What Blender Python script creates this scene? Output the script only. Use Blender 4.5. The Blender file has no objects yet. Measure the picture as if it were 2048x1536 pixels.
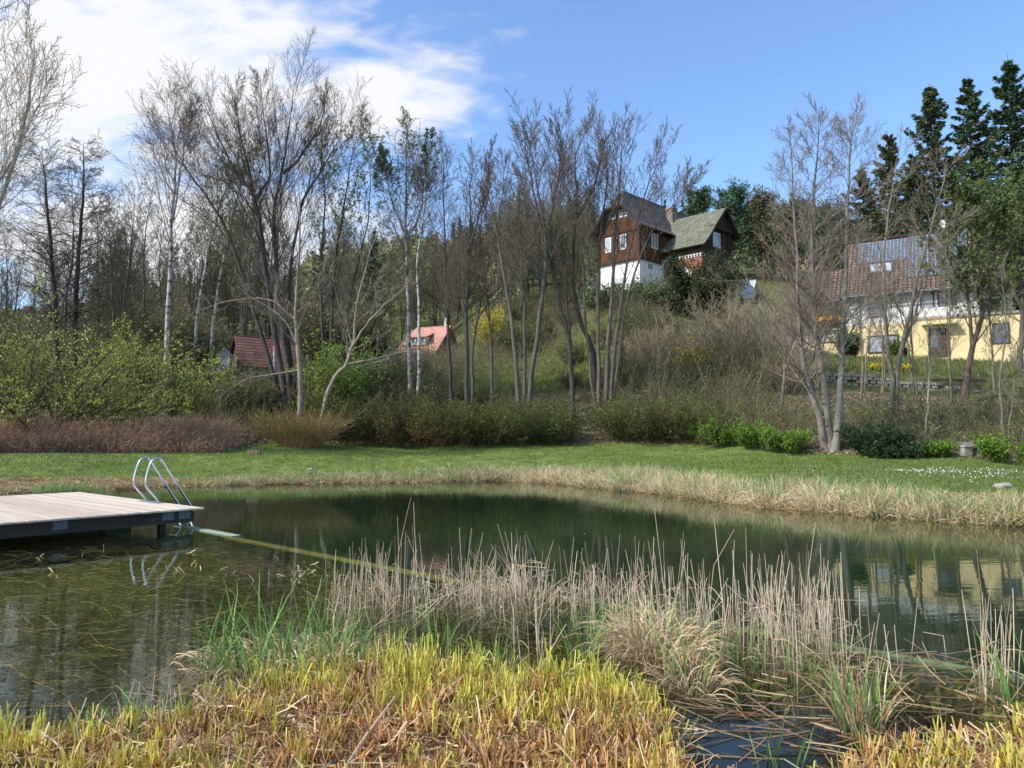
import bpy, math, random
import numpy as np
from mathutils import Vector, Matrix
rng = np.random.default_rng(11)
random.seed(5)
S = bpy.context.scene
C = S.collection
F = 1479.0; CAMH = 1.6; PITCH = math.atan(104 / F)
CT, ST = math.cos(PITCH), math.sin(PITCH)

# ------------------------------------------------------------------ geometry helpers
def at(px, py, D):
    """point seen at photo pixel (px,py) lying D metres in front of the photographer"""
    a, b = (px - 1024) / F, (768 - py) / F
    d = np.array([a, CT - ST * b, ST + CT * b])
    return d * (D / d[1]) + np.array([0, 0, CAMH])
def unit(v): return v / np.maximum(np.linalg.norm(v, axis=-1, keepdims=True), 1e-9)
_nw = [(rng.normal(size=2), rng.random() * 6.28) for _ in range(24)]
def noise(x, y, s=1.0):
    r = 0
    for k, (d, p) in enumerate(_nw):
        f = s * (0.5 + 0.22 * k)
        r = r + np.sin((x * d[0] + y * d[1]) * f + p + 1.3 * np.sin((x * d[1] - y * d[0]) * f * .6 + 2 * p)) / (1 + .25 * k)
    return r / 6.0
def sstep(a, b, x):
    t = np.clip((x - a) / (b - a), 0, 1); return t * t * (3 - 2 * t)

def mesh_obj(name, V, quads=None, mat=None, col=None, parent=None, smooth=False, tris=None):
    me = bpy.data.meshes.new(name)
    V = np.ascontiguousarray(V, np.float32).reshape(-1, 3)
    loops, starts, n = [], [], 0
    for arr, k in ((quads, 4), (tris, 3)):
        if arr is not None and len(arr):
            arr = np.asarray(arr, np.int32)
            loops.append(arr.ravel()); starts.append(n + np.arange(len(arr)) * k); n += arr.size
    L = np.concatenate(loops).astype(np.int32); St = np.concatenate(starts).astype(np.int32)
    me.vertices.add(len(V)); me.vertices.foreach_set('co', V.ravel())
    me.loops.add(len(L)); me.loops.foreach_set('vertex_index', L)
    me.polygons.add(len(St)); me.polygons.foreach_set('loop_start', St)
    me.update(calc_edges=True)
    if smooth: me.polygons.foreach_set('use_smooth', np.ones(len(St), bool))
    if col is not None:
        at_ = me.color_attributes.new('Col', 'FLOAT_COLOR', 'POINT')
        c = np.ones((len(V), 4), np.float32); c[:, :3] = np.asarray(col, np.float32).reshape(-1, 3) if np.ndim(col) > 1 else col
        at_.data.foreach_set('color', c.ravel())
    me.validate()
    o = bpy.data.objects.new(name, me); C.objects.link(o)
    if mat: me.materials.append(mat)
    if parent: o.parent = parent
    return o

class Acc:
    """collects vertices, quads and colours of one mesh"""
    def __init__(s): s.V, s.Q, s.C, s.n = [], [], [], 0
    def add(s, V, Q, col):
        V = V.reshape(-1, 3); s.V.append(V); s.Q.append(Q + s.n); s.n += len(V)
        col = np.asarray(col, float)
        s.C.append(np.broadcast_to(col, V.shape) if col.ndim == 1 else col.reshape(-1, 3))
    def build(s, name, mat, parent=None, off=None, smooth=False):
        V = np.concatenate(s.V)
        if off is not None: V = V - np.asarray(off)
        return mesh_obj(name, V, np.concatenate(s.Q), mat, np.concatenate(s.C), parent, smooth)

def tubes(P, R, n=3):
    N, K, _ = P.shape
    T = np.empty_like(P); T[:, 1:-1] = P[:, 2:] - P[:, :-2]; T[:, 0] = P[:, 1] - P[:, 0]; T[:, -1] = P[:, -1] - P[:, -2]
    T = unit(T)
    ref = np.where(np.abs(T[..., 1:2]) > .9, np.array([1., 0, 0]), np.array([.1, 1., .05]))
    A = unit(np.cross(T, ref)); B = np.cross(T, A)
    an = np.arange(n) * 2 * math.pi / n
    V = P[:, :, None] + R[:, :, None, None] * (A[:, :, None] * np.cos(an)[:, None] + B[:, :, None] * np.sin(an)[:, None])
    i = (np.arange(N)[:, None, None] * K + np.arange(K - 1)[None, :, None]) * n + np.arange(n)[None, None]
    j = (np.arange(N)[:, None, None] * K + np.arange(K - 1)[None, :, None]) * n + (np.arange(n)[None, None] + 1) % n
    Q = np.stack([i, j, j + n, i + n], -1).reshape(-1, 4)
    return V, Q
def rep(c, K, n):        # per strand colours (N,3) or (N,K,3) to per vertex
    c = np.asarray(c, float)
    if c.ndim == 2: c = np.repeat(c[:, None], K, 1)
    return np.repeat(c[:, :, None], n, 2).reshape(-1, 3)
def ribbons(P, W):
    """flat blades along polylines P (N,K,3) with widths W (N,K)"""
    N, K, _ = P.shape
    T = unit(P[:, -1] - P[:, 0]); r = rng.normal(size=(N, 3)); r[:, 2] *= .3
    A = unit(np.cross(T, r))[:, None]
    V = np.stack([P - A * W[..., None] / 2, P + A * W[..., None] / 2], 2)
    i = (np.arange(N)[:, None] * K + np.arange(K - 1)[None]) * 2
    return V, np.stack([i, i + 1, i + 3, i + 2], -1).reshape(-1, 4)
def grow(base, d, L, K, wob=.1, up=0., droop=None):
    """strands that start at base (N,3), head along d and bend as they go"""
    N = len(base); pts = [base]; d = unit(d); st = (L / (K - 1))[:, None]
    for k in range(K - 1):
        d = d + rng.normal(size=(N, 3)) * wob
        d[:, 2] += up if droop is None else droop * (k / K)
        d = unit(d); pts.append(pts[-1] + d * st)
    return np.stack(pts, 1)
def leaf_quads(c, size, elong=1.7, axis=None, spread=1.0):
    N = len(c); a = rng.normal(size=(N, 3))
    if axis is not None: a = axis + a * spread
    a = unit(a); b = unit(np.cross(a, rng.normal(size=(N, 3))))
    s = np.asarray(size)[:, None]
    V = np.stack([c - a * s * elong / 2, c + b * s * .5, c + a * s * elong / 2, c - b * s * .5], 1)
    return V, np.arange(N * 4).reshape(-1, 4)
def jitter(col, N, v=.25, hue=.1):
    col = np.asarray(col, float)
    return np.clip(col * (1 + (rng.random((N, 1)) - .5) * 2 * v) * (1 + (rng.random((N, 3)) - .5) * 2 * hue), 0, 1)
def pick(cols, N, v=.2, w=None):
    cols = np.asarray(cols, float)
    return jitter(cols[rng.choice(len(cols), N, p=w)], N, v, .06)

# ------------------------------------------------------------------ tagging
def tag(o, label=None, cat=None, group=None, kind=None):
    if label: o['label'] = label
    if cat: o['category'] = cat
    if group: o['group'] = group
    if kind: o['kind'] = kind
    return o
def thing(name, label, cat, loc=(0, 0, 0), rz=0, group=None):
    o = bpy.data.objects.new(name, None); C.objects.link(o); o.empty_display_size = .3
    o.location = loc; o.rotation_euler = (0, 0, rz)
    return tag(o, label, cat, group)
def dup(root, loc, rz, sc, label=None, group=None):
    r = root.copy(); C.objects.link(r); r.location = loc; r.rotation_euler = (0, 0, rz); r.scale = (sc if isinstance(sc, tuple) else (sc,) * 3)
    if label: r['label'] = label
    if group: r['group'] = group
    for ch in root.children:
        c = ch.copy(); C.objects.link(c); c.parent = r
    return r

# ------------------------------------------------------------------ materials
def new_mat(name):
    m = bpy.data.materials.new(name); m.use_nodes = True; nt = m.node_tree; nt.nodes.clear()
    out = nt.nodes.new('ShaderNodeOutputMaterial'); return m, nt, out
def nd(nt, t, **k):
    n = nt.nodes.new(t)
    for a, v in k.items(): setattr(n, a, v)
    return n
def attr_mat(name, trans=.0, rough=.8, nscale=3., namt=.35, bump=0., bscale=20., spec=.2, stretch=None, gain=1.):
    m, nt, out = new_mat(name); L = nt.links.new
    a = nd(nt, 'ShaderNodeAttribute', attribute_name='Col')
    tc = nd(nt, 'ShaderNodeTexCoord'); mp = nd(nt, 'ShaderNodeMapping'); L(tc.outputs['Object'], mp.inputs[0])
    if stretch: mp.inputs['Scale'].default_value = stretch
    no = nd(nt, 'ShaderNodeTexNoise'); no.inputs['Scale'].default_value = nscale; no.inputs['Detail'].default_value = 5
    L(mp.outputs[0], no.inputs['Vector'])
    mr = nd(nt, 'ShaderNodeMapRange'); mr.inputs[1].default_value = .25; mr.inputs[2].default_value = .75
    mr.inputs[3].default_value = gain * (1 - namt); mr.inputs[4].default_value = gain * (1 + namt); L(no.outputs[0], mr.inputs[0])
    mx = nd(nt, 'ShaderNodeVectorMath', operation='SCALE'); L(a.outputs['Color'], mx.inputs[0]); L(mr.outputs[0], mx.inputs['Scale'])
    p = nd(nt, 'ShaderNodeBsdfPrincipled'); p.inputs['Roughness'].default_value = rough; p.inputs['Specular IOR Level'].default_value = spec
    L(mx.outputs[0], p.inputs['Base Color'])
    if bump:
        n2 = nd(nt, 'ShaderNodeTexNoise'); n2.inputs['Scale'].default_value = bscale; n2.inputs['Detail'].default_value = 6
        L(mp.outputs[0], n2.inputs['Vector'])
        b = nd(nt, 'ShaderNodeBump'); b.inputs['Strength'].default_value = bump; b.inputs['Distance'].default_value = .05
        L(n2.outputs[0], b.inputs['Height']); L(b.outputs[0], p.inputs['Normal'])
    if trans:
        t = nd(nt, 'ShaderNodeBsdfTranslucent'); L(mx.outputs[0], t.inputs['Color'])
        ms = nd(nt, 'ShaderNodeMixShader'); ms.inputs[0].default_value = trans
        L(p.outputs[0], ms.inputs[1]); L(t.outputs[0], ms.inputs[2]); L(ms.outputs[0], out.inputs[0])
    else: L(p.outputs[0], out.inputs[0])
    return m
def plain(name, col, rough=.6, metal=0, namt=.15, nscale=4., bump=.0, bscale=30., spec=.3, stretch=None):
    m, nt, out = new_mat(name); L = nt.links.new
    tc = nd(nt, 'ShaderNodeTexCoord'); mp = nd(nt, 'ShaderNodeMapping'); L(tc.outputs['Object'], mp.inputs[0])
    if stretch: mp.inputs['Scale'].default_value = stretch
    no = nd(nt, 'ShaderNodeTexNoise'); no.inputs['Scale'].default_value = nscale; no.inputs['Detail'].default_value = 6; no.inputs['Roughness'].default_value = .65
    L(mp.outputs[0], no.inputs['Vector'])
    cr = nd(nt, 'ShaderNodeValToRGB'); e = cr.color_ramp.elements
    e[0].position = .3; e[1].position = .7
    e[0].color = (*[c * (1 - namt) for c in col], 1); e[1].color = (*[min(1, c * (1 + namt)) for c in col], 1)
    L(no.outputs[0], cr.inputs[0])
    p = nd(nt, 'ShaderNodeBsdfPrincipled'); p.inputs['Roughness'].default_value = rough; p.inputs['Metallic'].default_value = metal
    p.inputs['Specular IOR Level'].default_value = spec
    L(cr.outputs[0], p.inputs['Base Color'])
    if bump:
        n2 = nd(nt, 'ShaderNodeTexNoise'); n2.inputs['Scale'].default_value = bscale; L(mp.outputs[0], n2.inputs['Vector'])
        b = nd(nt, 'ShaderNodeBump'); b.inputs['Strength'].default_value = bump; b.inputs['Distance'].default_value = .03
        L(n2.outputs[0], b.inputs['Height']); L(b.outputs[0], p.inputs['Normal'])
    L(p.outputs[0], out.inputs[0]); return m
def course_mat(name, c1, c2, mortar, w, h, gap=.012, axis='xz', rough=.8, off=.5, bump=.6, scale_n=1.2, namt=.3):
    """bricks, tiles, boards: regular courses on a wall or roof. axis picks the object axes that carry the pattern; UV is used for 'uv'"""
    m, nt, out = new_mat(name); L = nt.links.new
    tc = nd(nt, 'ShaderNodeTexCoord'); sp = nd(nt, 'ShaderNodeSeparateXYZ'); cb = nd(nt, 'ShaderNodeCombineXYZ')
    L(tc.outputs['UV' if axis == 'uv' else 'Object'], sp.inputs[0])
    if axis == 'uv': L(sp.outputs[0], cb.inputs[0]); L(sp.outputs[1], cb.inputs[1])
    elif axis == 'box':
        ad = nd(nt, 'ShaderNodeMath', operation='ADD'); L(sp.outputs[0], ad.inputs[0]); L(sp.outputs[1], ad.inputs[1])
        L(ad.outputs[0], cb.inputs[0]); L(sp.outputs[2], cb.inputs[1])
    elif axis == 'boxv':
        ad = nd(nt, 'ShaderNodeMath', operation='ADD'); L(sp.outputs[0], ad.inputs[0]); L(sp.outputs[1], ad.inputs[1])
        L(ad.outputs[0], cb.inputs[1]); L(sp.outputs[2], cb.inputs[0])
    b = nd(nt, 'ShaderNodeTexBrick'); b.offset = off; b.inputs['Scale'].default_value = 1
    b.inputs['Color1'].default_value = (*c1, 1); b.inputs['Color2'].default_value = (*c2, 1); b.inputs['Mortar'].default_value = (*mortar, 1)
    b.inputs['Brick Width'].default_value = w; b.inputs['Row Height'].default_value = h; b.inputs['Mortar Size'].default_value = gap
    b.inputs['Mortar Smooth'].default_value = .3
    L(cb.outputs[0], b.inputs['Vector'])
    no = nd(nt, 'ShaderNodeTexNoise'); no.inputs['Scale'].default_value = scale_n; no.inputs['Detail'].default_value = 6; L(tc.outputs['Object'], no.inputs['Vector'])
    mr = nd(nt, 'ShaderNodeMapRange'); mr.inputs[1].default_value = .3; mr.inputs[2].default_value = .7; mr.inputs[3].default_value = 1 - namt; mr.inputs[4].default_value = 1 + namt
    L(no.outputs[0], mr.inputs[0])
    mx = nd(nt, 'ShaderNodeVectorMath', operation='SCALE'); L(b.outputs['Color'], mx.inputs[0]); L(mr.outputs[0], mx.inputs['Scale'])
    p = nd(nt, 'ShaderNodeBsdfPrincipled'); p.inputs['Roughness'].default_value = rough; p.inputs['Specular IOR Level'].default_value = .25
    L(mx.outputs[0], p.inputs['Base Color'])
    bp = nd(nt, 'ShaderNodeBump'); bp.inputs['Strength'].default_value = bump; bp.inputs['Distance'].default_value = .02; bp.invert = True
    L(b.outputs['Fac'], bp.inputs['Height']); L(bp.outputs[0], p.inputs['Normal'])
    L(p.outputs[0], out.inputs[0]); return m

M = {}
M['leaf'] = attr_mat('fresh_leaves', trans=.35, rough=.6, nscale=.9, namt=.3, gain=1.45)
M['blade'] = attr_mat('reed_blades', trans=.25, rough=.55, nscale=2.5, namt=.25, spec=.3, gain=1.3)
M['twig'] = attr_mat('twigs', rough=.85, nscale=.7, namt=.3, gain=1.4)
M['bark'] = attr_mat('bark', rough=.9, nscale=3, namt=.4, bump=.8, bscale=18, stretch=(1, 1, .35), gain=1.1)
M['needle'] = attr_mat('needles', trans=.15, rough=.6, nscale=.6, namt=.35, gain=1.8)
M['ground'] = attr_mat('soil_and_turf', rough=.95, nscale=2.2, namt=.4, bump=.7, bscale=9, spec=.1, gain=1.4)

# birch bark with dark bands
def birch():
    m, nt, out = new_mat('birch_bark'); L = nt.links.new
    tc = nd(nt, 'ShaderNodeTexCoord'); mp = nd(nt, 'ShaderNodeMapping'); mp.inputs['Scale'].default_value = (1.6, 1.6, 3); L(tc.outputs['Object'], mp.inputs[0])
    no = nd(nt, 'ShaderNodeTexNoise'); no.inputs['Scale'].default_value = 1.3; no.inputs['Detail'].default_value = 6; L(mp.outputs[0], no.inputs['Vector'])
    cr = nd(nt, 'ShaderNodeValToRGB'); e = cr.color_ramp.elements
    e[0].position = .36; e[0].color = (.07, .06, .05, 1); e[1].position = .54; e[1].color = (.5, .48, .44, 1)
    L(no.outputs[0], cr.inputs[0])
    a = nd(nt, 'ShaderNodeAttribute', attribute_name='Col')
    mx = nd(nt, 'ShaderNodeMix', data_type='RGBA', blend_type='MULTIPLY'); mx.inputs[0].default_value = 1
    L(cr.outputs[0], mx.inputs[6]); L(a.outputs['Color'], mx.inputs[7])
    p = nd(nt, 'ShaderNodeBsdfPrincipled'); p.inputs['Roughness'].default_value = .8; p.inputs['Specular IOR Level'].default_value = .2
    L(mx.outputs[2], p.inputs['Base Color']); L(p.outputs[0], out.inputs[0]); return m
M['birch'] = birch()

# ------------------------------------------------------------------ the lie of the land
def w2(px, py, z=0.0):
    a = at(px, py, 1.0); t = (z - CAMH) / (a[2] - CAMH); return a[0] * t, t
far_px = [(-420, 1006), (-200, 996), (0, 987), (150, 980), (250, 976), (380, 972), (500, 969), (640, 967), (760, 966), (900, 963), (1000, 962), (1100, 967), (1200, 976), (1290, 985),
          (1360, 992), (1430, 1003), (1500, 1012), (1600, 1020), (1700, 1028), (1800, 1036), (1900, 1044), (2048, 1053), (2300, 1064), (2700, 1090)]
near_px = [(2900, 1390), (2500, 1430), (2200, 1460), (2048, 1475), (1900, 1480), (1760, 1505), (1710, 1560), (1610, 1625), (1500, 1635), (1400, 1605), (1345, 1520), (1320, 1430), (1230, 1395), (1120, 1375),
           (1000, 1372), (900, 1352), (780, 1350), (640, 1362), (520, 1415), (400, 1455), (250, 1490), (100, 1515), (-60, 1530), (-300, 1490), (-700, 1330)]
POND = np.array([w2(*p) for p in far_px + near_px])
def pond_sd(X, Y):
    """distance to the waterline, positive in the water"""
    sh = np.shape(X); x, y = np.ravel(X), np.ravel(Y); A = POND; B = np.roll(POND, -1, 0)
    d = np.full(len(x), 1e9); ins = np.zeros(len(x), bool)
    for a, b in zip(A, B):
        e = b - a; t = np.clip(((x - a[0]) * e[0] + (y - a[1]) * e[1]) / (e @ e), 0, 1)
        d = np.minimum(d, np.hypot(x - a[0] - t * e[0], y - a[1] - t * e[1]))
        c = (a[1] > y) != (b[1] > y)
        with np.errstate(divide='ignore', invalid='ignore'):
            ins ^= c & (x < (b[0] - a[0]) * (y - a[1]) / (b[1] - a[1] + 1e-12) + a[0])
    return np.where(ins, d, -d).reshape(sh)
BAR0, BAR1 = np.array([-5.75, 13.2]), np.array([4.6, 4.15])          # the sunken partition between shallow and deep water
def bar_side(X, Y):
    e = (BAR1 - BAR0) / np.linalg.norm(BAR1 - BAR0); return (X - BAR0[0]) * e[1] * -1 + (Y - BAR0[1]) * e[0]   # >0: deep side
DG = np.array([1, 10, 18, 22, 26, 28, 30, 33, 36, 39, 42, 43.4, 43.7, 44.2, 44.6, 45, 48, 52, 56, 62, 70, 80, 90, 100, 120, 150, 180, 240, 300, 600, 1500.])
COLS = {
 -900: [(1, .1), (14, .1), (22, .5), (27, .8), (34, 1.4), (45, 3), (60, 5), (90, 9), (180, 22), (300, 38), (600, 60), (1500, 90)],
 0:    [(1, .1), (20, .1), (28, .95), (33, 1.3), (39, 1.9), (45, 3), (62, 6), (90, 10), (120, 15), (180, 25), (300, 44), (600, 70), (1500, 100)],
 480:  [(1, .1), (24, .1), (31, 1.1), (36, 1.5), (45, 3.2), (56, 5.6), (64, 7.5), (70, 8), (90, 11), (120, 18), (180, 34), (300, 60), (600, 90), (1500, 120)],
 850:  [(1, .1), (25.5, .1), (36, 1.28), (39, 1.9), (42, 2.7), (48, 4.4), (56, 6), (70, 8.2), (90, 10), (100, 10.9), (120, 18), (180, 41), (300, 74), (600, 110), (1500, 140)],
 1050: [(1, .1), (24.5, .1), (36, 1.21), (42, 3), (48, 4.7), (62, 6.6), (75, 10.5), (100, 20), (120, 27), (180, 45), (300, 78), (600, 115), (1500, 140)],
 1280: [(1, .1), (20, .15), (35, 1.05), (39, 2.2), (42, 3.6), (48, 5.8), (56, 8.6), (62, 11.3), (70, 14.6), (76, 16.7), (80, 17.2), (90, 17.6), (120, 27), (180, 46), (300, 78), (600, 115), (1500, 140)],
 1560: [(1, .1), (15, .15), (31, .9), (36, 2.3), (42, 4.0), (43.7, 4.4), (44.6, 5.2), (50, 6.6), (62, 10), (76, 15), (90, 18), (120, 28), (180, 46), (300, 78), (600, 115), (1500, 140)],
 1750: [(1, .1), (14, .2), (29, .82), (34, 2.2), (42, 4.1), (43.7, 4.3), (44.6, 5.45), (52, 7.0), (58, 7.4), (70, 9), (90, 16), (120, 27), (180, 44), (300, 78), (600, 115), (1500, 140)],
 2050: [(1, .1), (13, .2), (27, .54), (34, 2.4), (42, 4.0), (43.4, 4.05), (44.2, 4.9), (50, 6.9), (60, 7.4), (70, 9), (90, 16), (120, 27), (180, 44), (300, 78), (600, 115), (1500, 140)],
 2900: [(1, .1), (12, .2), (26, .6), (34, 2.4), (42, 4.3), (50, 6.9), (60, 7.4), (70, 9), (90, 16), (120, 27), (180, 44), (300, 78), (600, 115), (1500, 140)]}
CPX = np.array(sorted(COLS)); ZT = np.array([np.interp(DG, [a for a, _ in COLS[p]], [b for _, b in COLS[p]]) for p in CPX])
CU = (CPX - 1024) / F
def land(X, Y):
    X, Y = np.asarray(X, float), np.asarray(Y, float); Yc = np.maximum(Y, 1.0); u = np.clip(X / Yc, CU[0], CU[-1])
    i = np.clip(np.searchsorted(CU, u) - 1, 0, len(CU) - 2); w = (u - CU[i]) / (CU[i + 1] - CU[i]); w = w * w * (3 - 2 * w)
    f = np.interp(Yc, DG, np.arange(len(DG))); j = np.clip(f.astype(int), 0, len(DG) - 2); g = f - j
    a = ZT[i, j] * (1 - g) + ZT[i, j + 1] * g; b = ZT[i + 1, j] * (1 - g) + ZT[i + 1, j + 1] * g
    return a * (1 - w) + b * w
def zt(X, Y):
    """ground height"""
    X, Y = np.asarray(X, float), np.asarray(Y, float)
    z = land(X, Y) + noise(X, Y, .35) * np.clip((Y - 14) * .012, 0, .3)
    sd = pond_sd(X, Y)
    near = sstep(9, 6, Y)
    bank = .02 + np.minimum(-sd, 3) * (.05 * (1 - near) + .015 * near) + noise(X, Y, 3.5) * (.02 * (1 - near) + .035 * near)
    z = np.where(sd < 0, bank * (1 - sstep(.5, 4, -sd) * (1 - near)) + z * sstep(.5, 4, -sd) * (1 - near), z)
    side = bar_side(X, Y)
    shal = -np.minimum(.04 + sd * .22, .42) + noise(X, Y, 2.) * .05
    deep = -np.minimum(.05 + sd * .5, 2.4)
    bed = np.where(side > .12, np.where(sd < 2, np.minimum(deep, -.03), deep), shal)
    return np.where(sd > 0, np.minimum(bed, -.02), z)
def zt1(x, y): return float(zt(np.array([x]), np.array([y]))[0])
HED_PX = [-900, 0, 440, 520, 560, 850, 1050, 1280, 1650, 2050, 2900]; HED_D = [27, 28, 30, 33, 36, 36, 36, 35, 30, 27, 26]
def hedge_D(px): return np.interp(px, HED_PX, HED_D)
def gp(px, D, dz=0.):
    x = (px - 1024) / F * D; return np.array([x, D, zt1(x, D) + dz])
def scatter(px0, px1, d0, d1, N, rel=False):
    px = rng.uniform(px0, px1, N); D = rng.uniform(d0, d1, N) + (hedge_D(px) if rel else 0)
    X = (px - 1024) / F * D; return px, np.stack([X, D, zt(X, D)], 1)

def build_ground():
    U = np.linspace(-1.9, 1.95, 470); D = np.concatenate([np.linspace(.6, 30, 170), np.geomspace(30.2, 100, 190), np.geomspace(103, 1500, 60)])
    X = U[None] * np.maximum(D[:, None], 2.5); Y = np.repeat(D[:, None], len(U), 1); Z = zt(X, Y)
    sd = pond_sd(X, Y); px = U[None] * F + 1024 + 0 * Y; n1 = noise(X, Y, .8); n2 = noise(X, Y, 2.6); hd = hedge_D(px)
    def L3(*c): return np.array(c)[None, None] * np.ones(X.shape + (1,))
    def mixc(a, b, t): return a * (1 - t[..., None]) + b * t[..., None]
    lawn = mixc(L3(.072, .105, .022), L3(.125, .155, .038), np.clip(.5 + n1 * .5, 0, 1))
    lawn = mixc(lawn, L3(.14, .13, .05), np.clip(n2 - .75, 0, .6))
    straw = mixc(L3(.27, .185, .085), L3(.15, .11, .05), np.clip(.5 + n2 * .5, 0, 1))
    sw = np.interp(px, [-200, 200, 520, 900, 1300, 1600, 1800, 2100], [2.6, 2.0, 1.0, 1.2, 1.7, 2.2, 3.6, 4.4]); worn = sstep(.35, .9, noise(X + 7, Y, 1.1)) * .35
    lawn = mixc(lawn, L3(.16, .12, .06), worn); col = mixc(lawn, straw, sstep(1.05, .6, (-sd + n1 * .5) / sw))
    bank = mixc(mixc(L3(.10, .072, .045), L3(.17, .13, .09), np.clip(.5 + n2, 0, 1)), L3(.055, .075, .02), np.clip(.35 + n1 * .8, 0, 1))
    col = mixc(col, bank, sstep(-.6, .6, Y - hd + n2 * .4))
    hill = mixc(L3(.06, .085, .02), L3(.085, .075, .035), np.clip(.5 + n1 * .6, 0, 1))
    col = mixc(col, hill, sstep(10, 16, Y - hd))
    glade = sstep(920, 980, px) * sstep(1300, 1230, px) * sstep(46, 49, Y) * sstep(72, 62, Y)
    col = mixc(col, L3(.13, .19, .025), glade * .35)
    gar = sstep(1500, 1600, px) * sstep(44.5, 45.5, Y) * sstep(62, 57, Y)
    col = mixc(col, L3(.085, .11, .03), gar)
    marsh = mixc(L3(.085, .05, .025), L3(.16, .095, .045), np.clip(.5 + n2 * .7, 0, 1))
    col = np.where((Y < 8)[..., None] & (sd < 0)[..., None], marsh, col)
    bed = mixc(L3(.04, .033, .014), L3(.026, .028, .009), np.clip(.5 + n1, 0, 1)); bed = mixc(bed, L3(.006, .006, .005), ((X > .6) & (X < 2.7) & (Y < 4.9))[...].astype(float))
    deep = L3(.006, .016, .009)
    col = np.where((sd > 0)[..., None], np.where((bar_side(X, Y) > .1)[..., None], mixc(L3(.05, .04, .02), deep, sstep(0, 1.2, sd)), bed), col)
    V = np.stack([X, Y, Z], -1); nx = len(U); i = (np.arange(len(D) - 1)[:, None] * nx + np.arange(nx - 1)[None])
    Q = np.stack([i, i + 1, i + nx + 1, i + nx], -1).reshape(-1, 4)
    g = mesh_obj('ground', V, Q, M['ground'], col.reshape(-1, 3), smooth=True); tag(g, kind='structure')
build_ground()

def build_water():
    m, nt, out = new_mat('pond_water'); L = nt.links.new
    tc = nd(nt, 'ShaderNodeTexCoord'); mp = nd(nt, 'ShaderNodeMapping'); mp.inputs['Scale'].default_value = (1.2, 3.2, 1); L(tc.outputs['Object'], mp.inputs[0])
    n = nd(nt, 'ShaderNodeTexNoise'); n.inputs['Scale'].default_value = 1.6; n.inputs['Detail'].default_value = 3; L(mp.outputs[0], n.inputs['Vector'])
    n3 = nd(nt, 'ShaderNodeTexNoise'); n3.inputs['Scale'].default_value = 14; n3.inputs['Detail'].default_value = 2; L(mp.outputs[0], n3.inputs['Vector'])
    big = nd(nt, 'ShaderNodeTexNoise'); big.inputs['Scale'].default_value = .22; L(tc.outputs['Object'], big.inputs['Vector'])
    pw = nd(nt, 'ShaderNodeMapRange'); pw.inputs[1].default_value = .4; pw.inputs[2].default_value = .65; L(big.outputs[0], pw.inputs[0])
    mu = nd(nt, 'ShaderNodeMath', operation='MULTIPLY'); L(n3.outputs[0], mu.inputs[0]); L(pw.outputs[0], mu.inputs[1])
    mu2 = nd(nt, 'ShaderNodeMath', operation='MULTIPLY_ADD'); mu2.inputs[1].default_value = .12; L(mu.outputs[0], mu2.inputs[0]); L(n.outputs[0], mu2.inputs[2])
    b = nd(nt, 'ShaderNodeBump'); b.inputs['Strength'].default_value = .028; b.inputs['Distance'].default_value = .05; L(mu2.outputs[0], b.inputs['Height'])
    fr = nd(nt, 'ShaderNodeFresnel'); fr.inputs['IOR'].default_value = 1.33; L(b.outputs[0], fr.inputs['Normal'])
    g = nd(nt, 'ShaderNodeBsdfGlossy'); g.inputs['Roughness'].default_value = .015; g.inputs['Color'].default_value = (.86, .92, .9, 1); L(b.outputs[0], g.inputs['Normal'])
    t = nd(nt, 'ShaderNodeBsdfTransparent'); t.inputs['Color'].default_value = (.85, .88, .72, 1)
    ge = nd(nt, 'ShaderNodeNewGeometry'); iv = nd(nt, 'ShaderNodeMath', operation='SUBTRACT'); iv.inputs[0].default_value = 1; L(ge.outputs['Backfacing'], iv.inputs[1])
    fm = nd(nt, 'ShaderNodeMath', operation='MULTIPLY'); L(fr.outputs[0], fm.inputs[0]); L(iv.outputs[0], fm.inputs[1])
    ms = nd(nt, 'ShaderNodeMixShader'); L(fm.outputs[0], ms.inputs[0]); L(t.outputs[0], ms.inputs[1]); L(g.outputs[0], ms.inputs[2]); L(ms.outputs[0], out.inputs[0])
    V = np.array([[-34, 2.2, 0], [34, 2.2, 0], [34, 31, 0], [-34, 31, 0]], float)
    o = mesh_obj('water', V, np.array([[0, 1, 2, 3]]), m); tag(o, kind='structure')
build_water()

# ------------------------------------------------------------------ camera, sun, sky
cam = bpy.data.cameras.new('camera'); co = bpy.data.objects.new('camera', cam); C.objects.link(co); S.camera = co
cam.sensor_width = 36; cam.lens = 36 * F / 2048; cam.clip_end = 5000; cam.clip_start = .05
co.location = (0, 0, CAMH); co.rotation_euler = (math.radians(90) + PITCH, 0, 0)
SAZ, SEL = math.radians(-112), math.radians(41)
sun = bpy.data.lights.new('sun', 'SUN'); so = bpy.data.objects.new('sun', sun); C.objects.link(so)
sun.energy = 5.0; sun.angle = math.radians(.55); sun.color = (1, .94, .85)
sv = Vector((math.cos(SEL) * math.sin(SAZ), math.cos(SEL) * math.cos(SAZ), math.sin(SEL)))
so.rotation_euler = sv.to_track_quat('Z', 'Y').to_euler(); so.location = (-30, 5, 40)
W = bpy.data.worlds.new('World'); S.world = W; W.use_nodes = True
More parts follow.
